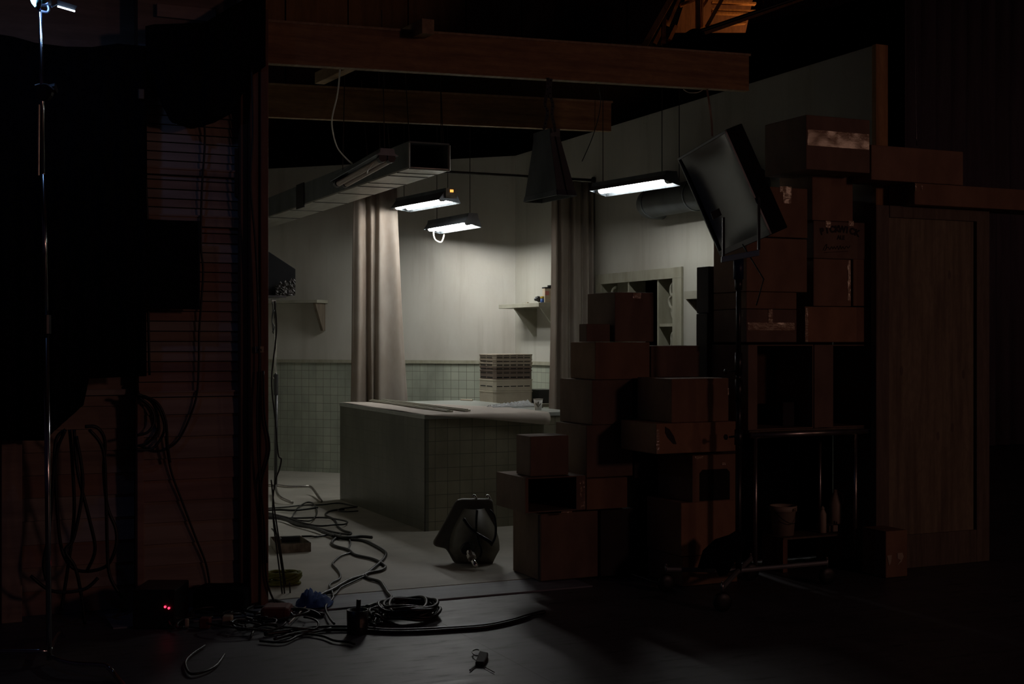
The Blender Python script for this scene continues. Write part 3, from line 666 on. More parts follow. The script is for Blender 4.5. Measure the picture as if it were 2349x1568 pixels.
crate(zs[2], zs[4], 'crate_b', 'brown slotted crate resting on the pale tubs', [(.012, .012), (.055, .008), (.073, .008)], G, .003)
crate(zs[4], zs[5] , 'crate_b', 'thin brown slotted crate in the middle of the stack', [(.006, .009)], G, .003)
crate(zs[5], zs[6], 'crate', 'light brown crate with a handle notch, above the dark brown ones', [(.01, .01)], G)
crate(zs[6], zs[7], 'crate', 'light brown crate second from the top of the stack', [(.006, .006), (.02, .006)], G, .002)
crate(zs[7], zs[8], 'crate', 'light brown crate with ribbed rim on top of the stack', [(.008, .007), (.026, .007)], G)
a, b = pv(1229, 922, 11.05), pv(1262, 893, 11.05)
tag(MB().box((cb + .04, 11.04, tz + .001), (b.x + .05, 11.3, b.z)).build('equipment_case', M['blackmetal'], None, bevel=.005), 'dark box beside the crate stack behind the paper cup', 'box')
# ================================================================== CURTAINS + ROD
rz = 2.905
ra, rb = Vector((3.45, 10.52, rz + .0)), Vector((5.60, 10.52, rz))
t = thing('curtain_rod', (ra + rb) / 2, 'thin dark curtain rod across the room under the beams', 'curtain rod')
MB().tube([ra, rb], .012, 10).build('rod', M['darkrod'], t, True)
MB().lathe([(.03, 0), (.03, .02), (.016, .03)], (5.619, 10.52, rz), (-1, 0, 0), 14).build('bracket', M['darkrod'], t)
def curtain(name, cols, ytop, zb, v, label, rod=None):
    """cols: (px_top, px_bottom, depth offset)"""
    rows = []; nR = 14
    for r in range(nR + 1):
        k = r / nR; row = []
        fine = []
        for i in range(len(cols) - 1):
            for q in range(5):
                s = q / 5; a_, b_ = cols[i], cols[i + 1]; e = s * s * (3 - 2 * s); fine.append((a_[0] + (b_[0] - a_[0]) * s, a_[1] + (b_[1] - a_[1]) * s, a_[2] + (b_[2] - a_[2]) * e))
        fine.append(cols[-1])
        for xt, xb2, dv in fine:
            pt, pb = pv(xt, 500, v), pv(xb2, 900, v)
            x_ = pt.x + (pb.x - pt.x) * (k ** 1.35); z_ = ytop + (zb - ytop) * k
            row.append(Vector((x_, v + dv * (.5 + .5 * k) + .006 * math.sin(k * 7 + xt * .1), z_)))
        rows.append(row)
    tt = thing(name, rows[0][len(rows[0]) // 2], label, 'curtain')
    MB().grid(rows).build('cloth', M['muslin'], tt, True, solid=.004)
    if rod: MB().tube(rod, .012, 8).build('track', M['darkrod'], tt)
    return tt
curtain('curtain', [(812, 807, .05), (824, 818, -.03), (838, 838, .03), (843, 850, .09), (850, 853, -.02), (864, 861, .05), (868, 864, -.06), (884, 890, -.03), (900, 920, -.05), (909, 938, -.02), (912, 941, .05)], rz, .60, 11.86, 'stained muslin curtain beneath the foil duct, flaring out behind the counter', [(3.35, 11.86, rz + .01), (4.15, 11.86, rz + .01)])
curtain('curtain', [(1268, 1259, .03), (1275, 1266, -.05), (1281, 1278, .03), (1285, 1284, -.06), (1300, 1296, -.04), (1310, 1310, .04), (1314, 1314, -.05), (1330, 1328, -.02), (1338, 1340, .05), (1345, 1348, -.05), (1353, 1352, .04), (1358, 1360, -.03), (1364, 1368, .03)], rz - .02, .15, 10.52, 'stained muslin curtain gathered at the side wall by the vent hood')
# ================================================================== SHELVES
# corner shelf on the side wall
sv0, sv1 = pu(1236, 692, WU - .26).y, pu(1144, 700, WU - .26).y
t = thing('wall_shelf', (WU, (sv0 + sv1) / 2, 1.78), 'painted corner shelf with triangular brackets above the crates', 'shelf')
shz = pu(1236, 698, WU - .26).z
MB().box((WU - .26, sv0, shz - .02), (WU - .0005, min(sv1, 12.2), shz + .02)).build('board', M['shelf'], t, bevel=.002)
for y_ in (sv0 + .001, sv1 - .35):
    MB().prism([(WU - .25, y_, shz - .0201), (WU - .0006, y_, shz - .0201), (WU - .0006, y_, shz - .30), (WU - .03, y_, shz - .30)], (0, .022, 0)).build('bracket', M['shelf'], t)
zt = shz + .021
def on_shelf(px, u_=WU - .13): return pu(px, 690, u_)
p = on_shelf(1250, WU - .17)
t = thing('tin_can', (p.x, p.y, zt), 'tall cream tin with a black lid on the corner shelf', 'tin')
MB().obox((p.x - .0, p.y - .0, zt), (.10, 0, 0), (0, .055, 0), (0, 0, .135)).build('body', M['cream'], t, bevel=.003)
MB().obox((p.x - .003, p.y - .003, zt + .1351), (.106, 0, 0), (0, .061, 0), (0, 0, .012)).build('lid', M['hole'], t)
MB().lathe([(.02, 0), (.02, .018)], (p.x + .06, p.y + .025, zt + .148), seg=14).build('cap', M['hole'], t)
MB().obox((p.x + .004, p.y - .0015, zt + .07), (.04, 0, 0), (0, .001, 0), (0, 0, .04)).build('label', M['pink'], t)
p = on_shelf(1244, WU - .21)
t = thing('small_can', (p.x, p.y, zt), 'small blue and yellow can beside the tall cream tin', 'can')
MB().lathe([(.017, 0), (.018, .002), (.018, .035)], (p.x, p.y, zt), seg=16).build('body', M['labelblue'], t, True)
MB().lathe([(.0182, .0351), (.0182, .055), (.016, .058), (.01, .058)], (p.x, p.y, zt), seg=16).build('band', M['yellow'], t, True)
p = on_shelf(1235, WU - .2)
m = MB()
for i in range(9):
    a_ = Vector((random.uniform(-.02, .02), random.uniform(-.02, .02), random.uniform(.02, .05)))
    m.lathe([(.002, -.022), (.018, -.012), (.022, 0), (.018, .012), (.002, .022)], Vector((p.x, p.y, zt)) + a_, (random.uniform(-1, 1), random.uniform(-1, 1), .6), 8)
tag(m.build('black_brush', M['cable'], None), 'dark tangled scouring lump on the corner shelf next to the small can', 'scourer')
a, b = Vector((WU - .2, on_shelf(1226).y, zt + .006)), Vector((WU - .13, on_shelf(1208).y + .0, zt + .006))
t = thing('wooden_spatula', (a + b) / 2, 'pale wooden stick lying flat on the corner shelf', 'stick')
MB().tube([a, b], .006, 6).build('handle', M['pine_y'], t); MB().obox(b + Vector((-.01, 0, -.006)), (.04, 0, 0), (0, .09, 0), (0, 0, .012)).build('blade', M['shelf'], t)
# far shelf on the back wall: runs along the wall from behind the post
nin = Vector((-.7071, -.7071, 0)); along = Vector((-.7071, .7071, 0)); C0 = Vector((WU, CV, 0))
def on_back(px, py):
    k = ray(px, py); s = (WU + CV) / (k.x + k.y); return Vector((0, 0, H)) + k * s
pR = on_back(752, 691); z2 = pR.z
depth = .24
fr = pR + nin * 0
t = thing('wall_shelf', pR, 'narrow shelf with one bracket on the back wall beyond the stand lamp', 'shelf')
e1 = pR + along * 1.3
MB().hexa([pR - Vector((0, 0, .02)), pR + nin * depth - Vector((0, 0, .02)), e1 + nin * depth - Vector((0, 0, .02)), e1 - Vector((0, 0, .02)),
           pR + Vector((0, 0, .012)), pR + nin * depth + Vector((0, 0, .012)), e1 + nin * depth + Vector((0, 0, .012)), e1 + Vector((0, 0, .012))]).build('board', M['shelf'], t)
bb = pR + along * .03 - Vector((0, 0, .0202))
MB().prism([bb + nin * .001, bb + nin * .22, bb + nin * .20 - Vector((0, 0, .05)), bb + nin * .05 - Vector((0, 0, .30)), bb + nin * .001 - Vector((0, 0, .30))], along * .03).build('bracket', M['frame'], t)
# small shelf on the side wall near the hatch
a = pu(1569, 668, WU - .22); z3 = a.z
t = thing('wall_shelf', (WU, a.y, z3), 'small dark shelf end showing between the hatch and the dark cartons', 'shelf')
MB().box((WU - .22, a.y - .8, z3 - .06), (WU - .0005, a.y, z3)).build('board', M['shelf'], t)
MB().prism([(WU - .21, a.y - .03, z3 - .0601), (WU - .001, a.y - .03, z3 - .0601), (WU - .001, a.y - .03, z3 - .26)], (0, .022, 0)).build('bracket', M['frame'], t)
# ================================================================== SERVING HATCH in the side wall
t = bpy.data.objects.new('window_1', None); COL.objects.link(t); t.location = (WU, (hv0 + hv1) / 2, 1.5); t['kind'] = 'structure'
o0, o1, ot = pu(1563, 640, WU - .02).y, pu(1366, 640, WU - .02).y, pu(1563, 611, WU - .02).z
MB().box((WU - .022, o0, hz1 - .012), (WU - .0005, o1, ot)).box((WU - .022, o0, 1.05), (WU - .0005, hv0 + .012, hz1 - .0125)).box((WU - .022, hv1 - .0, 1.05), (WU - .0005, o1, hz1 - .0125)).build('window_frame', M['trim'], t, bevel=.002)
vA, vB = pu(1515, 700, WU + .02).y, pu(1447, 700, WU + .02).y      # dividers of the dark middle gap
for v_ in (vA, vB): MB().box((WU - .004, v_ - .012, hz0), (WU + .16, v_ + .012, hz1 - .001)).build('divider', M['trim'], t)
MB().box((WU + .15, hv0, hz0), (WU + .165, vA - .013, hz1)).box((WU + .15, vB + .013, hz0), (WU + .165, hv1, hz1)).build('back_board', M['trim'], t)
MB().box((WU + .0, hv1 - .0005, hz0), (WU + .16, hv1 + .015, hz1)).build('side_board', M['trim'], t)
zsh = pu(1540, 745, WU).z
MB().box((WU + .001, hv0, zsh - .012), (WU + .149, vA - .0125, zsh + .012)).box((WU + .001, vB + .0125, zsh - .012), (WU + .149, hv1 - .001, zsh + .012)).build('shelf_board', M['trim'], t)
def scallop(pts): MB().tube(smooth_path([pu(x, y, WU + .03) for x, y in pts], 5), .011, 7).build('scallop', M['shelf'], t, True)
scallop([(1550, 646), (1543, 650), (1539, 660), (1539, 672), (1541, 678), (1536, 684), (1535, 692), (1538, 702), (1542, 707), (1541, 716), (1544, 727), (1550, 732)])
scallop([(1551, 757), (1545, 761), (1541, 770), (1541, 784), (1540, 800)])
scallop([(1414, 658), (1407, 662), (1404, 672), (1404, 690)])
struct(MB().box((WU + .5, hv0 - 1, 0), (WU + .56, hv1 + 1, 3)).build('wall_right', M['drape']))  # black sheet added as the dark void behind the hatch
# ================================================================== SINK on the floor
sd_ = 8.45
sk = pd(1085, 1293, 8.35); sk.z = .013
t = thing('wall_sink', (sk.x, sk.y, .013), 'old enamel wall sink propped on edge on the floor, underside facing out', 'sink')
outl = [(1043, 1152), (1050, 1146), (1060, 1144), (1124, 1144), (1131, 1149), (1134, 1175), (1140, 1215), (1141, 1250), (1134, 1284), (1100, 1296), (1050, 1294), (1040, 1289), (1030, 1270), (1022, 1258), (998, 1253), (993, 1247), (994, 1240), (1003, 1226)]
away = Vector((S_, C_, 0))
def sp(x, y, off=0): 
    k = (1296 - y) / 150; return pd(x, y, 8.42 + .16 * k) + away * off
MB().prism([sp(x, y) for x, y in outl], away * .05).build('rim', M['sink'], t, bevel=.012)
rows = []
for i in range(13):
    s = i / 12; row = []
    yy = 1165 + 128 * s; hw_ = (24 + 34 * math.sin(min(1, s * 1.15) * math.pi * .62)) * (1 - .25 * max(0, s - .75) / .25); cx_ = 1088
    for j in range(13):
        k = j / 12 * 2 - 1; bulge = .17 * (max(0, 1 - k * k) ** .7) * math.sin(math.pi * min(1, .08 + s * .92)) ** .7
        row.append(sp(cx_ + hw_ * k, yy, -bulge + .003))
    rows.append(row)
MB().grid(rows).build('bowl', M['sink'], t, True)
dA, dB = sp(1074, 1246, -.17), sp(1094, 1296, -.26); dB.z = max(dB.z, .04)
MB().tube([dA, dA.lerp(dB, .45)], .019, 14).build('drain_pipe', M['chrome'], t, True)
MB().tube([dA.lerp(dB, .4), dA.lerp(dB, .58)], .029, 8).build('drain_nut', M['steel'], t)
MB().tube([dA.lerp(dB, .58), dB], .016, 14).build('drain_tail', M['chrome'], t, True)
MB().lathe([(.05, 0), (.045, .015), (.02, .02)], dA + (dA - dB).normalized() * .0, (dB - dA), 18).build('drain_flange', M['blackmetal'], t)
for pts, r in (([(1066, 1180), (1080, 1200), (1096, 1214), (1120, 1228), (1130, 1236)], .012), ([(1096, 1160), (1094, 1190), (1096, 1220), (1106, 1250), (1103, 1266)], .009), ([(1124, 1160), (1134, 1172), (1138, 1195), (1137, 1220), (1128, 1240)], .008)):
    MB().tube(smooth_path([sp(x, y, -.19) for x, y in pts], 5), r, 8).build('hose', M['cable'], t, True)
for x_, y_ in ((1090, 1139), (1121, 1139)):
    MB().tube(smooth_path([sp(x_ - 6, y_ - 1, .02), sp(x_ - 1, y_ - 2, .02), sp(x_ + 3, y_ + 6, .02)], 4), .008, 8).build('faucet_bolt', M['chrome'], t, True)
# ================================================================== STAND LAMP inside the set
lv = 10.4
fb = pz(634, 1132, .02); lv = fb.y
t = thing('light_stand', (fb.x, fb.y, .012), 'slim chrome light stand beside the fir post inside the set', 'stand')
MB().tube([pv(632, 1122, lv), pv(634, 895, lv)], .016, 12).build('column', M['blackmetal'], t, True)
MB().tube([pv(633, 900, lv), pv(631, 690, lv)], .011, 12).build('riser', M['chrome'], t, True)
MB().tube([pv(633, 905, lv), pv(633, 858, lv)], .022, 10).build('collar', M['blackmetal'], t)
MB().tube([pv(632, 872, lv), pv(624, 860, lv - .02), pv(622, 852, lv - .02)], .007, 8).build('knob', M['chrome'], t, True)
lt = lambda x, y, z: pz(x, y, z)
MB().tube(smooth_path([pv(632, 1112, lv), lt(660, 1116, .09), lt(700, 1115, .09), lt(712, 1116, .085), lt(722, 1126, .06), lt(737, 1149, .024)], 4), .013, 10).build('leg', M['steel'], t, True)
MB().tube(smooth_path([pv(632, 1114, lv), lt(640, 1138, .07), lt(672, 1153, .026)], 4), .013, 10).build('leg', M['steel'], t, True)
MB().tube(smooth_path([pv(632, 1114, lv), Vector((fb.x - .3, fb.y + .25, .1)), Vector((fb.x - .42, fb.y + .32, .026))], 4), .013, 10).build('leg', M['steel'], t, True)
lamp = thing('stand_lamp', pv(640, 640, lv), 'black boxy lamp head wrapped with crinkled black foil on the slim stand', 'lamp')
hp = [(560, 535), (617, 577), (678, 617), (678, 677), (560, 677)]
MB().prism([pv(x, y, lv + .02) for x, y in hp], (0, .3, 0)).build('housing', M['matteblack'], lamp, bevel=.004)
rows = []
for i in range(13):
    row = []
    for j in range(11):
        x_ = 632 + 45 * i / 12; yt = 652 - 14 * (i / 12) + 4 * math.sin(i * 1.7); y_ = yt + (677 - yt) * j / 10
        row.append(pv(x_, y_, lv - .02 - .015 * random.random()))
    rows.append(row)
MB().grid(rows).build('foil_wrap', M['wrap'], lamp)
MB().box(tuple(pv(600, 681, lv - .03)), (pv(655, 678, lv).x, lv + .3, pv(655, 677.4, lv).z)).build('bracket', M['blackmetal'], lamp)
for s_ in ([(625, 692), (626, 710), (624, 730), (627, 765)], [(629, 710), (624, 735), (629, 750), (625, 762)]):
    MB().tube(smooth_path([pv(x, y, lv - .05) for x, y in s_], 4), .005, 6).build('cord', M['cable'], lamp, True)
MB().lathe([(.02, -.02), (.02, .02)], pv(627, 690, lv - .02), (1, 0, 0), 10).build('clamp', M['steel'], lamp)
# ================================================================== CARDBOARD BOXES
TOP = {}
def carton(px0, px1, y0, y1, v, dep, label, mi=0, tapes=(), group='moving boxes piled in front of the set', zb=None, zt=None, open_front=None, yaw=0, mat=None, seams=True, name='cardboard_box', flap=True):
    """front face spans pixel px0..px1 on plane y=v; y0/y1 top and bottom pixels at the px0 edge"""
    a = pv(px0, y1, v); b = pv(px1, y1, v); z0 = a.z if zb is None else zb; z1 = pv(px0, y0, v).z if zt is None else zt
    x0, x1 = a.x, b.x; m = mat or M['card'][mi]; g = .0012
    z0 += g; z1 -= g; x0 += g; x1 -= g
    t = thing(name, ((x0 + x1) / 2, v + dep / 2, z0), label, 'box', group)
    TOP[t.name] = z1 + g
    if open_front:
        th = .006; bd = MB()
        bd.box((x0, v, z0), (x0 + th, v + dep, z1)).box((x1 - th, v, z0), (x1, v + dep, z1)).box((x0 + th, v, z0), (x1 - th, v + dep, z0 + th)).box((x0 + th, v, z1 - th), (x1 - th, v + dep, z1))
        bd.build('body', m, t); MB().box((x0 + th + .0005, v + dep - th, z0 + th + .0005), (x1 - th - .0005, v + dep, z1 - th - .0005)).build('back', M['card_in'], t)
        for f0, f1, sw in open_front:
            fa, fb2 = pv(f0, y1, v - .002), pv(f1, y1, v - .002)
            MB().hexa([(fa.x, v - .003, z0 + .004), (fb2.x, v - .003 - sw, z0 + .004), (fb2.x, v + .002 - sw, z0 + .004), (fa.x, v + .002, z0 + .004), (fa.x, v - .003, z1 - .004), (fb2.x, v - .003 - sw, z1 - .004), (fb2.x, v + .002 - sw, z1 - .004), (fa.x, v + .002, z1 - .004)]).build('flap', m, t)
    else:
        MB().box((x0, v, z0), (x1, v + dep, z1)).build('body', m, t, bevel=.005)
        if flap and z1 - z0 > .12:
            MB().box((x0 + .004, v + dep * .5 - .002, z1 - .0004), (x1 - .004, v + dep * .5 + .002, z1 + .0004)).build('flap_seam', M['hole'], t)
    for tx0, ty0, tx1, ty1 in tapes:
        pa, pb = pv(tx0, ty1, v), pv(tx1, ty0, v); n = 14; rows = []
        hor = abs(tx1 - tx0) > abs(ty1 - ty0)
        for i in range(n + 1):
            row = []
            for j in range(5):
                f1_, f2_ = (i / n, j / 4) if hor else (j / 4, i / n)
                row.append(Vector((pa.x + (pb.x - pa.x) * f1_, v - .0016 - .0022 * random.random(), pa.z + (pb.z - pa.z) * f2_)))
            rows.append(row)
        MB().grid(rows).build('tape', M['tape'], t, True)
    return t
vA_, vB_, vR = 7.02, 6.58, 6.62
# -- pile against the set opening
def fz(px, v): return pv(px, 0, v)
carton(1240, 1372, 1178, 1337, vA_, .40, 'big carton on the floor at the set opening, under the box with the dark opening', 4, zb=.013)
carton(1236.5, 1239, 1180, 1334, vA_ - .01, .02, 'narrow dark strip added for the shaded gap beside the big floor carton', mat=M['shaded_or_black'], zb=.013, name='gap_shade_strip', flap=False, group=None)  # dark strip painted in for the shade of a gap
BT = carton(1205, 1343, 1096, 1177, vA_ - .10, .42, 'wide box with a black rectangular opening, on top of the big floor carton', 4, [(1330, 1102, 1340, 1165), (1287, 1171, 1312, 1176)], open_front=((1205, 1212, 0.), (1322, 1343, 0.)))
carton(1216, 1305, 1000, 1098, vA_ - .05, .20, zb=TOP[BT.name], label='small upright box with a pale lit top, on the box with the black opening', mi=4)
LB = carton(1345, 1440, 1098, 1170, vA_ - .04, .42, 'plain box beside the box with the black opening, on the shadowed carton', 1)
carton(1377, 1462, 1170, 1330, vA_ - .02, .42, 'shadowed carton on the floor next to the big floor carton', mat=M['shaded_or_black'], zb=.0135)
carton(1345, 1452, 975, 1098, vA_, .42, zb=TOP[LB.name], label='deep box with scraps of tape at its lower corner, above the plain lower box', mi=4)
carton(1358, 1452, 871, 975, vA_ + .0, .44, 'box with a grey-lit side at the middle of the stack beside the counter', 4)
carton(1365, 1491, 784, 871, vA_ + .0, .33, 'wide plain box directly under the tall box topping the counter-side stack', 1)
carton(1410, 1500, 669, 784, vA_ + .0, .36, 'tall box topping the stack in front of the serving hatch', 4, [(1452, 672, 1470, 684)])
carton(1345, 1400, 742, 784, vA_ + .02, .10, 'small box tucked beside the tall box topping the stack', 4)
carton(1493, 1606, 792, 867, vA_, .32, 'low box with a bright lit top edge, under the serving hatch', 4)
carton(1455, 1568, 867, 1098, vA_ + .0, .40, 'deeply shadowed tall carton behind the front pile', mat=M['shaded_or_black'])
carton(1465, 1568, 1098, 1330, vA_ + .0, .40, 'deeply shadowed floor carton behind the front pile', mat=M['shaded_or_black'], zb=.0135)
carton(1570, 1690, 870, 1330, vA_ + .0, .40, 'tall carton coloured dark for shade, standing behind the lamp stand pole', mat=M['shaded_or_black'], zb=.0135)
carton(1622, 1700, 718, 869, vA_ + .0, .13, 'upright carton coloured dark for shade, lower of two beside the lamp stand pole', mat=M['shaded_or_black'])  # shade from the tall stack is put into these cartons' colour
carton(1625, 1700, 610, 718, vA_ - .0, .14, 'upright carton coloured dark for shade, upper of two beside the lamp stand pole', mat=M['shaded_or_black'])
# -- front pile by the lamp stand
carton(1565, 1692, 1277, 1345, vB_, .40, 'flat box on the floor at the bottom of the pile by the lamp stand', 1, zb=.0015)
carton(1562, 1692, 1153, 1277, vB_, .40, 'plain square box second from the floor in the pile by the lamp stand', 2)
HB = carton(1588, 1692, 1044, 1153, vB_, .40, 'box with a dark square hand hole, in the pile by the lamp stand', 1, [(1594, 1046, 1612, 1052), (1655, 1060, 1664, 1066)])
a, b = pv(1605, 1149, vB_ - .002), pv(1674, 1074, vB_ - .002); ci = .02
MB().prism([(a.x, a.y, a.z), (b.x, a.y, a.z), (b.x, a.y, b.z - ci), (b.x - ci, a.y, b.z), (a.x + ci, a.y, b.z), (a.x, a.y, b.z - ci)], (0, .0015, 0)).build('hand_hole', M['hole'], HB)
TB = carton(1505, 1692, 971, 1042, vB_ - .02, .42, 'wide reddish box with a torn black mark, in the pile by the lamp stand', 2, [(1505.5, 985, 1512, 1040)])
m = MB(); a = pv(1524, 982, vB_ - .0225)
m.prism([pv(x, y, vB_ - .0222) for x, y in ((1526, 978), (1536, 984), (1546, 1000), (1552, 1018), (1545, 1018), (1532, 1004), (1526, 992))], (0, .0015, 0)); m.build('torn_mark', M['ink'], TB)
carton(1540, 1672, 868, 970, vB_, .40, 'big box with a taped side and a lit top, topping the lamp stand pile', 1, [(1668, 890, 1671.5, 905)])
# -- tall stack on the table by the plywood flat
carton(1716, 1866, 790, 984, vR, .40, 'open-fronted carton on the table with a dark inside, beside the lamp stand', 4, zb=.903, open_front=((1716, 1737, .0),))
carton(1868, 2008, 790, 984, vR, .40, 'open-fronted carton on the table with one flap folded across its opening', 4, zb=.903, open_front=((1868, 1904, .03),))
p = pv(1785, 985, vR + .2)
tag(MB().box((p.x, vR + .15, .9105), (p.x + .11, vR + .3, 1.06)).build('grey_carton', M['shaded_or_black'], None, bevel=.003), 'small dim carton standing inside the open-fronted carton nearer the lamp stand', 'box')
zz = 1.4365
carton(1712, 1828, 708, 788, vR, .36, 'low box sealed with a shiny strip of crossed tape, behind the lamp stand pole', 4, [(1715, 740, 1822, 757), (1762, 709, 1772, 742)], zb=zz)
carton(1846, 2013, 702, 790, vR, .36, 'long low box with a shiny taped end, above the open-fronted cartons', 2, [(1846.5, 706, 1853, 784)], zb=zz)
carton(1712, 1828, 668, 708, vR, .36, 'thin flat box on the crossed-tape box', 1)
carton(1712, 1852, 543, 668, vR - .01, .36, 'large plain square box partly behind the big lamp head', 3)
carton(1760, 1853, 427, 543, vR, .34, 'box with a bright tape flag at its top edge, behind the big lamp head', 1, [(1796, 428, 1815, 466), (1788, 428, 1799, 440)])
carton(1866, 1953, 592, 702, vR, .36, 'square box with a strip of tape along one edge, under the printed ale box', 3, [(1944, 597, 1951, 690)])
carton(1957, 2020, 592, 702, vR, .34, 'narrow upright box with a vertical tape strip, beside the plywood flat', 1, [(1988, 594, 1996, 690)])
PB_ = carton(1866, 1985, 505, 592, vR - .005, .36, 'printed ale box with arched lettering in the stack', 4, [(1893, 507, 1905, 522), (1946, 507, 1958, 518)])
carton(1863, 1957, 388, 505, vR, .34, 'plain tall box on the printed ale box', 3)
carton(1849, 1996, 262, 388, 6.40, .42, 'topmost box of the stack with a wide band of shiny tape', 4, [(1852, 308, 1993, 333)])
carton(1998.5, 2210, 331, 412, 6.42, .24, 'long plain box sticking out near the top, resting on the longest box', 3)
carton(2098, 2420, 418, 469, 6.42, .24, 'longest flat box lying across the top of the plywood flat', 1, [(2098.5, 421, 2102, 438), (2113, 424, 2116, 436)], zt=pv(1998.5, 412, 6.42).z)
# printing on the ale box
c0 = pv(1866, 530, vR - .0065); c1 = pv(1985, 530, vR - .0065); mid = (c0 + c1) / 2; wdt = c1.x - c0.x
text_mesh('PICKWICK', .055, (mid.x, vR - .0068, pv(1925, 532, vR).z), (1, 0, 0), (0, 0, 1), M['ink'], 'lettering', PB_, arc=.080, bold=.0032)
text_mesh('ALE', .036, (mid.x + .01, vR - .0068, pv(1925, 549, vR).z), (1, 0, 0), (0, 0, 1), M['ink'], 'lettering', PB_, bold=.0015)
sq = [pv(x, y, vR - .0072) for x, y in ((1888, 574), (1893, 564), (1897, 560), (1895, 570), (1892, 575), (1899, 566), (1904, 572), (1908, 565), (1911, 571), (1914, 565), (1917, 571), (1921, 564), (1924, 572), (1928, 563), (1930, 571), (1934, 565), (1937, 571), (1942, 564), (1946, 569), (1950, 563))]
MB().tube(smooth_path(sq, 4), .0016, 5).tube([pv(1890, 579, vR - .0072), pv(1945, 576, vR - .0072)], .001, 5).build('lettering', M['ink'], PB_)
# torn box on the floor by the flat
TT = carton(2032, 2082, 1218, 1308, 6.30, .22, 'torn cardboard box on the floor in front of the plywood flat', 1, zb=.0015)
for pts in ([(2035, 1274), (2046, 1272), (2044, 1290), (2040, 1297)], [(2059, 1268), (2070, 1267), (2073, 1276), (2068, 1288), (2058, 1296), (2066, 1284), (2059, 1280)]):
    MB().prism([pv(x, y, 6.297) for x, y in pts], (0, .002, 0)).build('torn_paper', M['cream'], TT)
u0_, u1_, u2_ = pv(1700, 800, 7.02).x + .01, pv(1772, 800, 7.12).x, 5.617
zs1, zs2 = pv(1740, 560, 7.12).z, pv(1800, 450, 7.12).z
rws = []
for i in range(25):
    x_ = u0_ + (u2_ - u0_) * i / 24; y_ = 7.12 + .015 * math.sin(i * 1.7); ztp = zs1 if x_ < u1_ else zs2
    rws.append([Vector((x_, y_, .014)), Vector((x_, y_, ztp * .5)), Vector((x_, y_, ztp))])
tag(MB().grid(rws).build('gap_darkening_sheet', M['drape'], None, solid=.006), 'added black sheet keeping the gaps behind the steel table and tall stack dark', 'cloth')  # added to block light and view so these gaps stay black
# ================================================================== TABLE under the tall stack
ra_, rb_ = pv(1722, 1000, 6.60), pv(2006, 990, 6.60); rzv = .875
t = thing('tube_table', ((ra_.x + rb_.x) / 2, 6.85, 0), 'tubular steel table holding the tall stack of boxes', 'table')
MB().tube([(ra_.x, 6.6, rzv), (rb_.x, 6.6, rzv)], .019, 12).build('rail', M['steel'], t, True)
MB().box((ra_.x + .005, 6.62, .882), (rb_.x - .005, 6.99, .9015)).build('table_top', M['frame'], t)
l1, l2 = pv(1734, 1100, 6.6).x, pv(1963, 1100, 6.6).x
for x_ in (l1, l2):
    MB().tube([(x_, 6.605, .001), (x_, 6.605, rzv - .018)], .013, 10).build('leg', M['steel'], t, True)
    MB().tube([(x_, 6.96, .001), (x_, 6.96, .882)], .013, 10).build('leg', M['steel'], t, True)
# crate under it with bucket, jug, bottle, carton
k0, k1, kz = pv(1796, 1240, 6.72).x, pv(1932, 1240, 6.72).x, pv(1796, 1238, 6.72).z
t = thing('low_crate', ((k0 + k1) / 2, 6.9, 0), 'low open-fronted wooden crate on the floor under the steel table', 'crate')
cv1_ = 6.94
MB().box((k0, 6.72, .0015), (k0 + .035, cv1_, kz)).build('side_board', M['post'], t)
MB().box((k1 - .035, 6.72, .0015), (k1, cv1_, kz)).build('side_board', M['post'], t)
MB().box((k0, 6.715, kz + .0005), (k1, cv1_, kz + .012)).build('top_board', M['frame'], t)
kt = kz + .0125
bp = pv(1771, 1234, 6.93); bp.x = max(bp.x, k0 + .09)
bk = Vector((bp.x, 6.84, kt)); 
t = thing('plastic_bucket', bk, 'white plastic bucket with a wire handle under the steel table', 'bucket')
MB().lathe([(.066, 0), (.078, .15), (.086, .151), (.086, .185), (.082, .185), (.078, .16), (.062, .004)], bk, seg=28).build('bucket_body', M['whitepl'], t, True)
MB().tube(smooth_path([bk + Vector((-.087, 0, .165)), bk + Vector((-.05, -.085, .10)), bk + Vector((.02, -.098, .085)), bk + Vector((.087, 0, .165))], 6), .0025, 6).build('handle', M['blackmetal'], t, True)
text_mesh('#2', .028, bk + Vector((.02, -.0885, .157)), (1, 0, 0), (0, 0, 1), M['ink'], 'handwriting', t)
sb = pv(1922, 1238, 6.80)
t = thing('small_carton', (sb.x, 6.86, kt), 'small white printed carton under the plastic jug', 'box')
x0_, x1_ = pv(1903, 1220, 6.80).x, min(pv(1943, 1220, 6.80).x, k1 + .03); zc_ = pv(1920, 1204, 6.80).z
MB().box((x0_, 6.80, kt + .0005), (x1_, 6.94, zc_)).build('body', M['whitepl'], t, bevel=.003)
MB().box((x0_ + .03, 6.7985, kt + .05), (x0_ + .045, 6.7997, kt + .07)).box((x0_ + .05, 6.7985, kt + .045), (x0_ + .06, 6.7997, kt + .065)).build('print', M['ink'], t)
jg = Vector((pv(1918, 1200, 6.86).x, 6.865, zc_ + .0005)); jh = pv(1918, 1122, 6.86).z - jg.z
t = thing('plastic_jug', jg, 'white plastic jug with a loop handle standing on the small printed carton', 'jug')
MB().lathe([(.038, 0), (.043, .008), (.043, jh * .58), (.036, jh * .66), (.014, jh * .94), (.016, jh)], jg, seg=20).build('jug_body', M['whitepl'], t, True)
MB().tube(smooth_path([jg + Vector((.010, -.012, jh * .95)), jg + Vector((.034, -.02, jh * .86)), jg + Vector((.045, -.02, jh * .68)), jg + Vector((.041, -.012, jh * .55))], 6), .007, 8).build('handle', M['whitepl'], t, True)
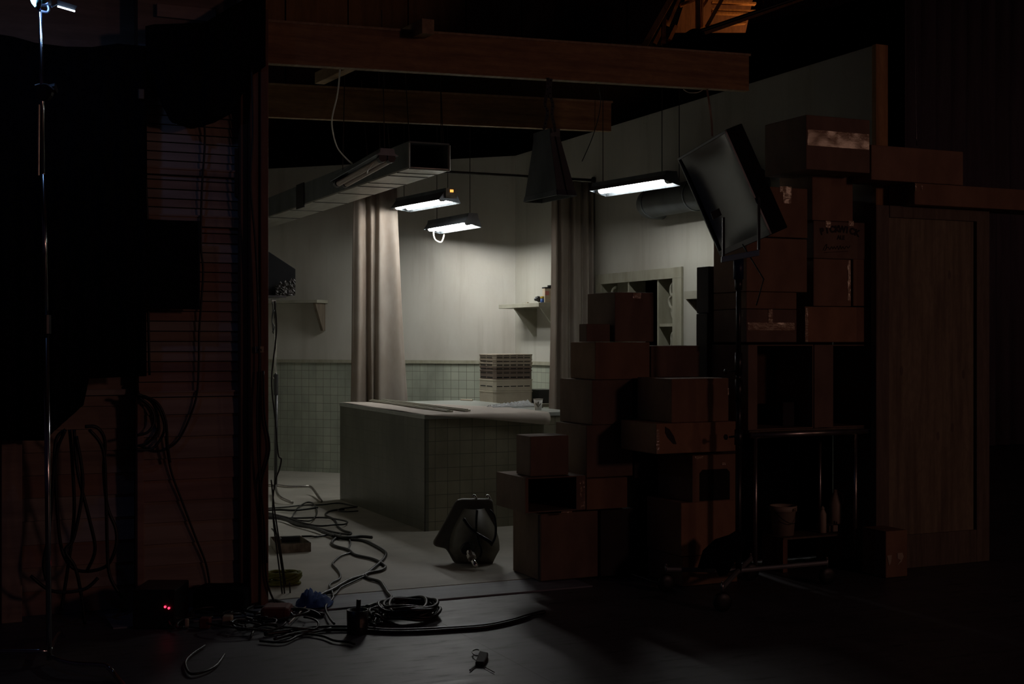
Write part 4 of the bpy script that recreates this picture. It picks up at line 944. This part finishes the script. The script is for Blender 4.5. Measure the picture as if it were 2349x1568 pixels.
bo = Vector((pv(1893, 1215, 6.78).x - .005, 6.80, kt)); bo.x = min(bo.x, x0_ - .026)
t = thing('plastic_bottle', bo, 'slim white plastic bottle with a pointed cap beside the jug', 'bottle')
bh = max(.1, pv(1893, 1162, 6.78).z - kt)
MB().lathe([(.022, 0), (.024, .004), (.024, bh * .72), (.012, bh * .88), (.011, bh * .9)], bo, seg=16).build('bottle_body', M['whitepl'], t, True)
MB().lathe([(.012, bh * .9), (.012, bh * .95), (.004, bh * 1.02)], bo, seg=12).build('cap', M['whitepl'], t, True)
# ================================================================== PLYWOOD FLAT
pvl = 6.52
t = thing('stage_flat', (pv(2140, 900, pvl).x, pvl, 0), 'plywood door flat with a wooden frame at the end of the set wall', 'flat')
fx = [pv(x, 800, pvl).x for x in (2010, 2040, 2236, 2241, 2270)]
ftz = pv(2040, 471, pvl).z; rail = pv(2040, 498, pvl).z; brail = pv(2040, 1230, pvl).z
ftz = min(ftz, pv(2098, 469, 6.42).z - .001)
MB().box((fx[0], pvl, .001), (fx[1], pvl + .05, ftz)).build('stile', M['frame'], t, bevel=.003)
MB().box((fx[3], pvl, .001), (fx[4], pvl + .05, ftz)).build('stile', M['frame'], t, bevel=.003)
MB().box((fx[1] + .0005, pvl - .004, rail), (fx[3] - .0005, pvl + .05, ftz)).build('rail', M['frame'], t, bevel=.003)
MB().box((fx[1] + .0005, pvl + .0, .001), (fx[3] - .0005, pvl + .05, brail)).build('rail', M['frame'], t, bevel=.003)
MB().box((fx[1] + .0005, pvl + .012, brail + .0005), (fx[2], pvl + .03, rail - .0005)).build('plywood_panel', M['ply'], t)
kn = MB()
for x_, y_ in ((2178, 630), (2068, 850), (2152, 1000), (2210, 858), (2185, 980)):
    c = pv(x_, y_, pvl + .0115); pts = [c + Vector((.012 * math.cos(i), 0, .03 * math.sin(i))) for i in [k / 12 * 6.283 for k in range(12)]]; kn.prism(pts, (0, .001, 0))
kn.build('knots', M['frame'], t)
# ================================================================== SOFTLIGHT ON ROLLING STAND
Dl = 7.35
Bp = pd(1666, 298, Dl); Lv = (pd(1771, 536, Dl) - Bp)
R3, U3, D3 = Vector((C_, -S_, 0)), Vector((0, 0, 1)), Vector((S_, C_, 0))
mpx = Dl / F
P3 = (R3 * .914 + U3 * .405)
Sv = P3 * (-87 * mpx * 1.06) + D3 * .48 ; Tv = P3 * (42 * mpx) + D3 * .047
t = thing('softlight', Bp + Lv * .5, 'big black soft light head tilted on the rolling stand', 'studio light')
Ap, Cp = Bp + Sv, Bp + Lv; Dp = Ap + Lv
th = .006
nb = Tv.normalized() * th
MB().quad(Bp, Cp, Cp + Tv, Bp + Tv).quad(Ap, Dp, Dp + Tv, Ap + Tv).quad(Ap, Bp, Bp + Tv, Ap + Tv).quad(Dp, Cp, Cp + Tv, Dp + Tv).quad(Ap + Tv, Bp + Tv, Cp + Tv, Dp + Tv).build('housing', M['matteblack'], t, solid=.006)
fr_ = MB(); wS, wL = Sv.normalized() * .014, Lv.normalized() * .012
fr_.obox(Bp - Tv.normalized() * .012, Lv, wS, Tv.normalized() * .012).obox(Ap - Tv.normalized() * .012, Lv, -wS * .7, Tv.normalized() * .012).obox(Ap - Tv.normalized() * .012, -Sv, wL, Tv.normalized() * .012).obox(Dp - Tv.normalized() * .012, -Sv, -wL * 2.5, Tv.normalized() * .012)
fr_.build('frame', M['silver'], t)
rows = []
for i in range(13):
    s = i / 12; row = []
    for j in range(15):
        k = j / 14; dpt = .82 * (1 - (2 * k - 1) ** 4) * (.10 + .70 * math.sin(math.pi * min(max(s, .0), 1)) ** .5)
        row.append(Bp + Sv * (.04 + .92 * s) + Lv * (.02 + .96 * k) + Tv * dpt)
    rows.append(row)
MB().grid(rows).build('reflector', M['reflector'], t, True)
# yoke (U bracket) and stand
yl, yr = pd(1660, 588, Dl + .12), pd(1741, 572, Dl - .02)
t2 = thing('rolling_stand', pz(1692, 1352, 0), 'rolling lamp stand with casters in front of the box pile', 'stand')
ylt, yrt = pd(1660, 498, Dl + .14), pd(1741, 452, Dl - .02)
for a, b in ((yl, ylt), (yr, yrt)): MB().obox(a - R3 * .006, b - a, R3 * .014, D3 * .02).build('yoke_arm', M['blackmetal'], t)
MB().obox(yl - U3 * .034 - R3 * .012, (yr - yl) + R3 * .016, D3 * .03, U3 * .034).build('yoke_bar', M['silver'], t, bevel=.003)
MB().obox(pd(1636, 503, Dl + .16), R3 * .05 + U3 * .025, D3 * .004, U3 * .04 - R3 * .016).build('flag_tab', M['blackmetal'], t)
MB().tube([pd(1703, 560, Dl + .05), pd(1752, 640, Dl - .02), pd(1735, 700, Dl - .05)], .004, 6).build('power_cord', M['cable'], t, True)
sb_ = pz(1692, 1352, 0); dS = (sb_.x * S_ + sb_.y * C_)
def st(px, py): return pd(px, py, dS)
dS = min(dS, 7.6)
for y0_, y1_, r_, mm, nm in ((592, 640, .030, 'bluepl', 'spigot_clamp'), (640, 665, .022, 'blackmetal', 'collar'), (665, 810, .0145, 'blackmetal', 'riser'), (808, 860, .021, 'blackmetal', 'collar'), (860, 870, .016, 'blackmetal', 'riser'), (870, 920, .021, 'blackmetal', 'collar'), (920, 1000, .0175, 'blackmetal', 'riser'), (985, 1020, .024, 'blackmetal', 'collar'), (1020, 1310, .019, 'blackmetal', 'column')):
    MB().tube([st(1694, y1_), st(1694.5, y0_)], r_, 14).build(nm, M[mm], t2, True)
for y_ in (850, 1000):
    MB().tube([st(1690, y_), st(1672, y_ + 2)], .006, 8).lathe([(.004, 0), (.016, .006), (.016, .02), (.004, .026)], st(1670, y_ + 2), -R3, 10).build('knob', M['blackmetal'], t2)
hub = st(1694, 1300)
for px, py in ((1657, 1402), (1528, 1357), (1897, 1340), (1722, 1330)):
    w_ = pz(px, py, 0); dirv = Vector((w_.x - hub.x, w_.y - hub.y, 0))
    lg = thing('leg', (0, 0, 0), '', ''); lg.parent = t2
    for kx in ('label', 'category'): del lg[kx]
    lg.location = Vector((w_.x, w_.y, 0)) - t2.location
    MB().tube([hub + Vector((0, 0, -.02)), Vector((w_.x, w_.y, .13))], .014, 8).build('leg_tube', M['greymetal'], lg)
    tw = Vector((C_, -S_, 0)); tw = (tw + Vector((.3, .2, 0))).normalized()
    MB().lathe([(.01, -.016), (.045, -.016), (.052, -.008), (.052, .008), (.045, .016), (.01, .016)], Vector((w_.x, w_.y, .0525)), tw.cross(U3), 20).build('caster', M['cable'], lg, True)
    MB().tube([Vector((w_.x, w_.y, .0525)) + tw * .0 + U3 * .055, Vector((w_.x, w_.y, .155))], .008, 8).lathe([(.001, 0), (.008, .002), (.001, .01)], Vector((w_.x, w_.y, .155)), seg=8).build('caster_stem', M['steel'], lg, True)
# black sandbag draped on the stand leg
sbp = [(1600, 1302), (1612, 1262), (1640, 1236), (1672, 1226), (1692, 1214), (1712, 1230), (1706, 1262), (1690, 1282), (1668, 1318), (1650, 1322), (1640, 1303), (1618, 1305)]
dd = dS - .14
rows = []
ctrp = Vector((0, 0, 0))
P_ = [pd(x, y, dd) for x, y in sbp]; cc = sum(P_, Vector()) / len(P_)
n0 = len(P_); mb = MB()
lay = [(.0, -.07), (.55, -.06), (.9, -.035), (1., 0), (.9, .035), (.55, .06), (0, .07)]
for f_, o_ in lay: mb.v += [cc + (p - cc) * f_ + D3 * o_ for p in P_]
for i in range(len(lay) - 1):
    for j in range(n0): k = (j + 1) % n0; mb.f.append((i * n0 + j, i * n0 + k, (i + 1) * n0 + k, (i + 1) * n0 + j))
tag(mb.build('sandbag', M['drape'], None, True), 'black sandbag slumped over the rolling stand legs', 'sandbag')
# strap hanging from the beam above the soft light
hs = MB().grid([[p - R3 * .006, p + R3 * .006] for p in smooth_path([pv(1622, 205, 7.2), pd(1626, 232, 8.0), pd(1632, 275, 7.9), pd(1634, 312, 7.62)], 5)])
tag(hs.build('hanging_strap', M['whitepl'], None, solid=.002), 'thin pale strap hanging from the beam end to the soft light', 'strap')
cable('hanging_wire', [pv(1367, 192, 7.17), pd(1374, 205, 8.1), pd(1378, 235, 8.2), pd(1370, 280, 8.3), pd(1355, 325, 8.4), pd(1335, 370, 8.5)], .003, 'thin curved wire dangling from the long beam beside the vent hood', 'wire', seg=5)
cable('hanging_wire', [pv(1568, 205, 7.2), pd(1580, 212, 8.2), pd(1600, 212, 8.2), pd(1612, 206, 8.3)], .003, 'short pale wire loop under the far end of the long beam', 'wire', 'white_cord', seg=5)
# ================================================================== FLOOR CLUTTER
z6 = lambda pts, z=.022: [pz(560 + x / 3.92, 1050 + y / 3.92, z) for x, y in pts]
GC = 'cables on the set floor'
cable('floor_cable', z6([(200, 505), (245, 520), (400, 560), (480, 600), (640, 630), (760, 680), (860, 715), (960, 730), (1080, 745), (1200, 800), (1270, 850), (1260, 900), (1200, 960), (1140, 1010), (1090, 1050), (950, 1095), (800, 1180), (720, 1215), (640, 1260)]), .011, 'thick black cable bending from the paint tray round to the blue cloth', group=GC)
cable('floor_cable', z6([(200, 490), (420, 545), (600, 610), (800, 665), (940, 685), (958, 670), (890, 650), (840, 610), (825, 575), (800, 545), (735, 515), (745, 490), (800, 470), (900, 462)], .021), .008, 'black cable zigzagging towards the counter corner', group=GC)
cable('floor_cable', z6([(865, 690), (800, 740), (790, 770), (830, 795), (940, 825), (1000, 870), (1150, 905), (1230, 940), (1270, 980), (1230, 1010), (1110, 1035), (1088, 1055), (1130, 1085), (1220, 1110), (1260, 1160), (1290, 1210), (1322, 1250), (1290, 1280), (1200, 1305), (1100, 1335)], .023), .010, 'black cable snaking over the pale floor to the threshold strip', group=GC)
cable('floor_cable', z6([(930, 700), (955, 760), (940, 820), (955, 850), (870, 880), (810, 930), (798, 960), (850, 1020), (862, 1080), (790, 1120), (768, 1150), (790, 1200), (798, 1260), (740, 1320), (735, 1370), (770, 1440), (810, 1490)], .021), .0065, 'thin black cable wriggling from the bundle down past the blue cloth', group=GC)
cable('floor_cable', z6([(430, 535), (480, 450), (560, 400), (620, 410), (655, 470), (640, 530), (590, 565), (500, 560), (430, 545)], .03), .006, 'open black cable loop beside the light stand foot', group=GC)
cable('floor_cable', z6([(200, 452), (380, 440), (520, 425), (700, 420), (850, 405), (980, 430), (1010, 440), (870, 455), (850, 475), (920, 482), (1025, 476)]), .006, 'thin black cable running to a loop in the counter shadow', group=GC)
cable('floor_cable', z6([(200, 525), (430, 540), (700, 535), (830, 550), (925, 573), (900, 595), (800, 600), (680, 610), (540, 585), (400, 540)], .03), .007, 'black cable doubled back in a long flat loop', group=GC)
cable('floor_cable', z6([(700, 665), (800, 690), (900, 715), (1050, 706), (1150, 714)], .034), .012, 'stiff black cable end sticking out over the pale floor', group=GC)
cable('floor_cable', z6([(515, 705), (600, 703), (650, 708), (750, 690), (800, 680)], .024), .008, 'short cable with a plug next to the paint tray', group=GC)
cable('floor_cable', z6([(1090, 1060), (950, 1125), (870, 1165), (830, 1215), (790, 1240)], .022), .006, 'thin black cable beside the thick one near the blue cloth', group=GC)
cable('floor_cable', z6([(200, 470), (320, 465), (430, 470), (560, 460), (660, 445)], .034), .009, 'upper black cable crossing the bundle by the post', group=GC)
cable('floor_cable', z6([(200, 540), (340, 545), (470, 590), (600, 625), (720, 665), (800, 700)], .036), .010, 'black cable lying along the front of the bundle by the post', group=GC)
z7 = lambda pts, z=.012: [pz(740 + x / 4.517, 1330 + y / 4.517, z) for x, y in pts]
cable('floor_cable', z7([(-600, 560), (-300, 520), (0, 490), (300, 490), (680, 520), (1000, 515), (1400, 495), (1700, 470), (1950, 420), (2150, 360), (2300, 330)]), .011, 'long black cable stretched across the concrete from the cable coil', group=GC)
cable('floor_cable', z7([(-500, 610), (-250, 545), (0, 515), (300, 512), (680, 535), (1000, 532), (1400, 508), (1700, 483), (1950, 433), (2150, 375)]), .008, 'thinner black cable along the long one on the concrete', group=GC)
cable('floor_cable', z7([(-650, 630), (-400, 640), (-200, 560), (0, 580), (120, 625), (260, 640), (330, 660)]), .006, 'black cable curving under the tub from the clutter', group=GC)
cable('floor_cable', [pz(x, y, .012) for x, y in ((560, 1400), (590, 1386), (630, 1378), (660, 1388), (690, 1400), (740, 1410))], .013, 'thick black cable humped over the threshold by the fir post', group=GC)
cable('floor_cable', [pz(x, y, .012) for x, y in ((470, 1480), (440, 1500), (425, 1520), (440, 1545), (490, 1530), (515, 1500))], .006, 'faint cable loop on the dark concrete below the clutter', group=GC)
cable('floor_cable', [pz(x, y, .012) for x, y in ((575, 1460), (590, 1436), (620, 1432), (660, 1446), (700, 1452), (760, 1440))], .006, 'thin cable curl on the concrete beside the red bag', group=GC)
cable('loose_rope', [pz(x, y, .02) for x, y in ((716, 1380), (700, 1392), (680, 1412), (662, 1430))], .004, 'pale cord slanting from the blue cloth to the cable tangle', 'cord', 'white_cord')
# coil of cable
m = MB(); cc = pz(940, 1411, .012)
for k in range(15):
    rx, ry = .13 + random.uniform(-.035, .02), .12 + random.uniform(-.03, .02); ox, oy = random.uniform(-.02, .02), random.uniform(-.02, .02); zb_ = .014 + .0085 * (k % 7)
    m.tube([cc + R3 * (ox + rx * math.cos(a_)) + D3 * (oy + ry * 1.25 * math.sin(a_)) + U3 * (zb_ + .008 * math.sin(3 * a_ + k)) for a_ in [q_ / 32 * 6.283 for q_ in range(32)]], .0095, 7, True)
tag(m.build('cable_coil', M['cable'], None, True), 'round coil of black cable on the concrete beside the tub', 'cable')
# tub with a handle stick
tbp = pz(820, 1452, 0)
t = thing('black_tub', tbp, 'black round tub with a stick poking out on the concrete', 'tub')
MB().lathe([(.048, 0.001), (.05, .004), (.054, .118), (.05, .118), (.046, .01)], tbp, seg=24).build('tub_body', M['blackmetal'], t, True)
MB().tube([tbp + U3 * .012, pd(823, 1374, tbp.x * S_ + tbp.y * C_)], .012, 8).build('stick', M['cable'], t)
MB().obox(tbp + R3 * .018 - D3 * .0545 + U3 * .04, R3 * .012, D3 * .003, U3 * .04).build('label', M['cream'], t)
m = MB()
for k in range(9):
    c0 = pz(862 + random.uniform(-14, 20), 1432 + random.uniform(-18, 22), .012); r_ = random.uniform(.04, .075)
    m.tube([c0 + R3 * r_ * .8 * math.cos(a_) + D3 * r_ * 1.4 * math.sin(a_) + U3 * (.03 + .028 * math.sin(a_ + k)) for a_ in [q_ / 20 * 6.283 for q_ in range(16)]], .007, 6)
tag(m.build('cable_tangle', M['cable'], None, True), 'tangle of black cable loops spilling between the tub and the coil', 'cable')
# small black pad with a string loop
pp = [pz(x, y, .002) for x, y in ((1090, 1526), (1100, 1500), (1120, 1504), (1119, 1514), (1111, 1527))]
t = thing('black_pouch', pp[0], 'small black pouch with a string loop alone on the concrete', 'pouch')
MB().prism(pp, (0, 0, .018)).build('pouch_body', M['shaded_or_black'], t, bevel=.006)
MB().tube(smooth_path([pz(x, y, .014) for x, y in ((1100, 1501), (1092, 1503), (1084, 1497), (1084, 1492), (1092, 1489), (1100, 1491), (1099, 1499))], 5), .003, 6).tube([pz(1110, 1528, .006), pz(1134, 1541, .006)], .002, 5).tube([pz(1092, 1524, .006), pz(1078, 1536, .006)], .004, 5).build('string', M['cable'], t)
# paint tray
tp = [(632, 1240), (684, 1231), (716, 1247), (714, 1262), (634, 1270)]
q0, q1, q2, q3 = pz(633, 1269, .014), pz(713, 1264, .014), pz(688, 1247, .014), pz(620, 1250, .014)
hu = U3 * .06
t = thing('paint_tray', (q0 + q2) / 2, 'paint-stained metal tray on the pale floor beside the post', 'tray')
MB().quad(q0, q1, q1 + hu, q0 + hu).quad(q1, q2, q2 + hu, q1 + hu).quad(q2, q3, q3 + hu, q2 + hu).quad(q3, q0, q0 + hu, q3 + hu).quad(q0, q1, q2, q3).build('tray_body', M['tray'], t, solid=.003)
MB().tube([q0 + hu * 1.3 + R3 * .02 + D3 * .1, q0 + hu * 1.3 + R3 * .14 + D3 * .12], .024, 12).build('roller', M['cable'], t)
MB().tube([q0 + hu * 1.3 + R3 * .02 + D3 * .1, pz(624, 1212, .1)], .006, 8).build('roller_handle', M['blackmetal'], t)
# green cord bundle
m = MB(); gc = pz(655, 1340, .012)
for k in range(12):
    r_ = random.uniform(.05, .075); e_ = random.uniform(-.3, .3)
    m.tube([gc + R3 * (-.02 + r_ * 1.5 * math.cos(a_)) + D3 * (r_ * math.sin(a_) + .02 * e_) + U3 * (.04 + .03 * math.sin(a_ * 1.0 + e_ * 6 + k)) for a_ in [q_ / 20 * 6.283 for q_ in range(20)]], .009, 6, True)
tag(m.build('green_cord_bundle', M['green'], None, True), 'bundle of green cord on the pale floor by the foot of the post', 'cord')
# blue cloth
m = MB(); rows = []
bc = pz(722, 1385, .012)
for i in range(19):
    row = []
    for j in range(11):
        x_, y_ = i / 18 * 2 - 1, j / 10 * 2 - 1; r_ = min(1, x_ * x_ * .9 + y_ * y_)
        hgt = (1 - r_) * (.075 if x_ < -.2 else .05) * (1 + .5 * math.sin(i * 1.3 + j * .9) * math.cos(j * 1.7)) + .003
        row.append(bc + R3 * (.10 * x_ * (1 - .15 * y_ * y_)) + D3 * (.12 * y_ * (1 - .2 * x_ * x_)) + U3 * hgt)
    rows.append(row)
tag(m.grid(rows).build('blue_cloth', M['blue'], None, True, solid=.004), 'crumpled blue cloth on the edge of the pale floor', 'cloth')
# clutter by the siding foot
def clutter(name, px0, py0, px1, py1, dep, m, label, cat, tilt=0, grp=None, bev=.006, z=0):
    a = pz(px0, py1, .002 + z); b = pz(px1, py1, .002 + z); hgt = (py1 - py0) / F * (a.x * S_ + a.y * C_)
    return tag(MB().obox(a, R3 * ((b - a).dot(R3)), D3 * dep, U3 * hgt + R3 * tilt).build(name, m, None, bevel=bev), label, cat, grp)
t = clutter('power_distribution_box', 304, 1352, 402, 1442, .28, M['blackmetal'], 'black power box with two red pilot lights among the clutter', 'power box')
a = pz(304, 1442, .002)
for x_, y_ in ((379, 1391), (387.5, 1394)):
    c = pd(x_, y_, a.x * S_ + a.y * C_ - .004); o = MB().lathe([(.006, 0), (.006, .004)], c - a * 0 , -D3, 10).build('pilot_light', M['led'], None)
    o.parent = t
clutter('black_bag', 440, 1352, 560, 1412, .22, M['drape'], 'soft black bag lying in the clutter at the foot of the siding', 'bag', bev=.03)
clutter('white_bottle', 466, 1340, 486, 1373, .03, M['whitepl'], 'pale scoop standing up from the clutter on the black bag', 'scoop', .012, z=.0)
clutter('printed_card', 505, 1345, 523, 1378, .012, M['cream'], 'pale card with dark print leaning in the clutter', 'card', -.01)
clutter('paper_wedge', 411, 1397, 421, 1416, .01, M['cream'], 'little pale wedge of paper beside the power box', 'paper')
clutter('white_roll', 423, 1419, 432, 1441, .02, M['whitepl'], 'small white roll standing in front of the power box', 'roll')
clutter('red_carton', 456, 1418, 480, 1442, .06, M['redbox'], 'small dark red carton in the clutter', 'carton')
clutter('white_carton', 509, 1413, 531, 1436, .05, M['cream'], 'small pale square carton in the clutter beside the red one', 'carton')
clutter('red_bag', 596, 1394, 662, 1424, .16, M['redbox'], 'dull red bag under the cables at the foot of the post', 'bag', bev=.02)
m = MB()
for k in range(16):
    c0 = pz(random.uniform(420, 700), random.uniform(1408, 1446), .012); r_ = random.uniform(.05, .16); ph = random.uniform(0, 6.28); L_ = random.uniform(2.2, 5.2)
    m.tube([c0 + R3 * r_ * 1.3 * math.cos(ph + a_) + D3 * r_ * .9 * math.sin(ph + a_) + U3 * (.008 + .03 * abs(math.sin(a_ + k))) for a_ in [q_ / 18 * L_ for q_ in range(18)]], random.uniform(.005, .008), 6)
tag(m.build('cable_tangle', M['cable'], None, True), 'spread of loose black cables on the floor below the siding', 'cable', kind='stuff')
# ================================================================== BEYOND THE SET
# black masking behind the set
mk = MB(); top = [(520, 360), (743, 307), (850, 250), (895, 150), (1000, 120), (1180, 100), (1470, 100), (1700, 60), (1900, 20), (2060, -30), (2075, -40)]
vm = 18.5
tops = [pv(x, y, vm) for x, y in top]
tag(MB().grid([[Vector((p.x, p.y + .05 * math.sin(i * 2.2), .0)) for i, p in enumerate(tops)], [p + Vector((0, .05 * math.sin(i * 2.2), 0)) for i, p in enumerate(tops)]]).build('black_masking_drape', M['drape'], None, solid=.01), 'wide black masking drape hung behind the set walls', 'drape')
a, b = pv(2076, 0, 13.5), pv(2480, 0, 13.5)
m = MB().grid([[Vector((a.x + (b.x - a.x) * i / 40, 13.5 + .05 * math.sin(i * 1.9), z_)) for i in range(41)] for z_ in (0.02, 6.2)])
tag(m.build('grey_drape', M['grey_drape'], None, True, solid=.01), 'tall grey drape in the hall past the end of the set', 'drape')
cable('hanging_wire', [pv(2098, -60, 12.2), pv(2099, 150, 12.2), pv(2103, 334, 12.2)], .006, 'thin vertical line hanging in front of the grey drape', 'line', 'steel')
# stair structure lit by the sodium lamp
sd2 = 19.0
def Q(x, y, d=sd2): return pd(x, y, d)
t = thing('timber_staircase', Q(1600, 40), 'orange-lit timber stair frame high up behind the beams', 'staircase')
def bar2(pts, w_, d=sd2, name='brace', m='pine', dp=.12):
    (x0, y0), (x1, y1) = pts; a, b = Q(x0, y0, d), Q(x1, y1, d); n_ = (b - a).normalized().cross(D3).normalized() * (w_ * d / F)
    return MB().obox(a - n_ / 2, b - a, n_, D3 * dp).build(name, M[m], t)
bar2([(1474, 112), (1580, -75)], 13, 18.6, 'stringer'); bar2([(1502, 100), (1530, 45)], 9, 19, 'stringer'); bar2([(1532, 60), (1562, -10)], 7, 19.2)
bar2([(1537, 90), (1552, 58)], 8, 19, 'brace'); bar2([(1623, 58), (1672, -30)], 8.5, 18.7, 'brace')
bar2([(1523, 100), (1524, 18)], 9, 18.8, 'post', 'post'); bar2([(1602, 66), (1602, -20)], 9, 18.7, 'post', 'post'); bar2([(1611, 62), (1612, -10)], 4, 18.9, 'post')
bar2([(1562, 10), (1598, -6)], 6, 19.2); bar2([(1612, 15), (1628, -10)], 6, 19.2)
for y_ in (3, 21, 27.5): bar2([(1634, y_), (1735, y_ + 4)], 4.2, 19.1, 'tread')
MB().quad(Q(1548, 75, 19.6), Q(1710, 75, 19.6), Q(1740, -60, 19.6), Q(1590, -60, 19.6)).build('back_panel', M['stairback'], t, solid=.02)
bar2([(1612, 60), (1712, 50)], 5, 19.0, 'tread')
t = thing('overhead_pipe', Q(1720, 30, 17.5), 'black pipe slanting up in front of the orange-lit staircase', 'pipe')
MB().tube([Q(1606, 71, 17.5), Q(1880, -22, 17.5)], .026, 10).build('tube', M['blackmetal'], t)
MB().quad(Q(1612, 82, 17.8), Q(1880, -12, 17.8), Q(1880, -17, 17.8), Q(1606, 74, 17.8)).build('edge_board', M['pine'], t, solid=.02)
t = thing('metal_hoop', Q(1765, 5, 18), 'thin black hoop above the slanting pipe', 'hoop')
MB().tube(smooth_path([Q(1750, -30, 17.6), Q(1752, 0, 17.6), Q(1757, 15, 17.6), Q(1764, 12, 17.6), Q(1772, -4, 17.6), Q(1776, -30, 17.6)], 4), .012, 8).build('ring', M['blackmetal'], t)
lump = [(1496, 112), (1530, 98), (1550, 88), (1570, 76), (1588, 64), (1604, 64), (1616, 72), (1622, 84), (1640, 98), (1640, 125), (1500, 122)]
tag(MB().prism([Q(x, y, 17.2) for x, y in lump], D3 * .2).build('black_bundle', M['drape'], None, bevel=.04), 'black cloth bundle hung over the pipe behind the long beam', 'cloth bundle')
lumpb = [(1610, 100), (1700, 62), (1714, 46), (1850, 8), (1900, -30), (2060, -30), (2060, 160), (1610, 160)]
# ------------------------------------------------------------------ render look
C.view_settings.view_transform = 'Standard'; C.view_settings.look = 'None'; C.view_settings.exposure = 0; C.view_settings.gamma = 1
C.view_settings.use_curve_mapping = False
C.cycles.use_denoising = True; C.cycles.max_bounces = 8; C.cycles.sample_clamp_indirect = 3.
C.cycles.use_light_tree = True
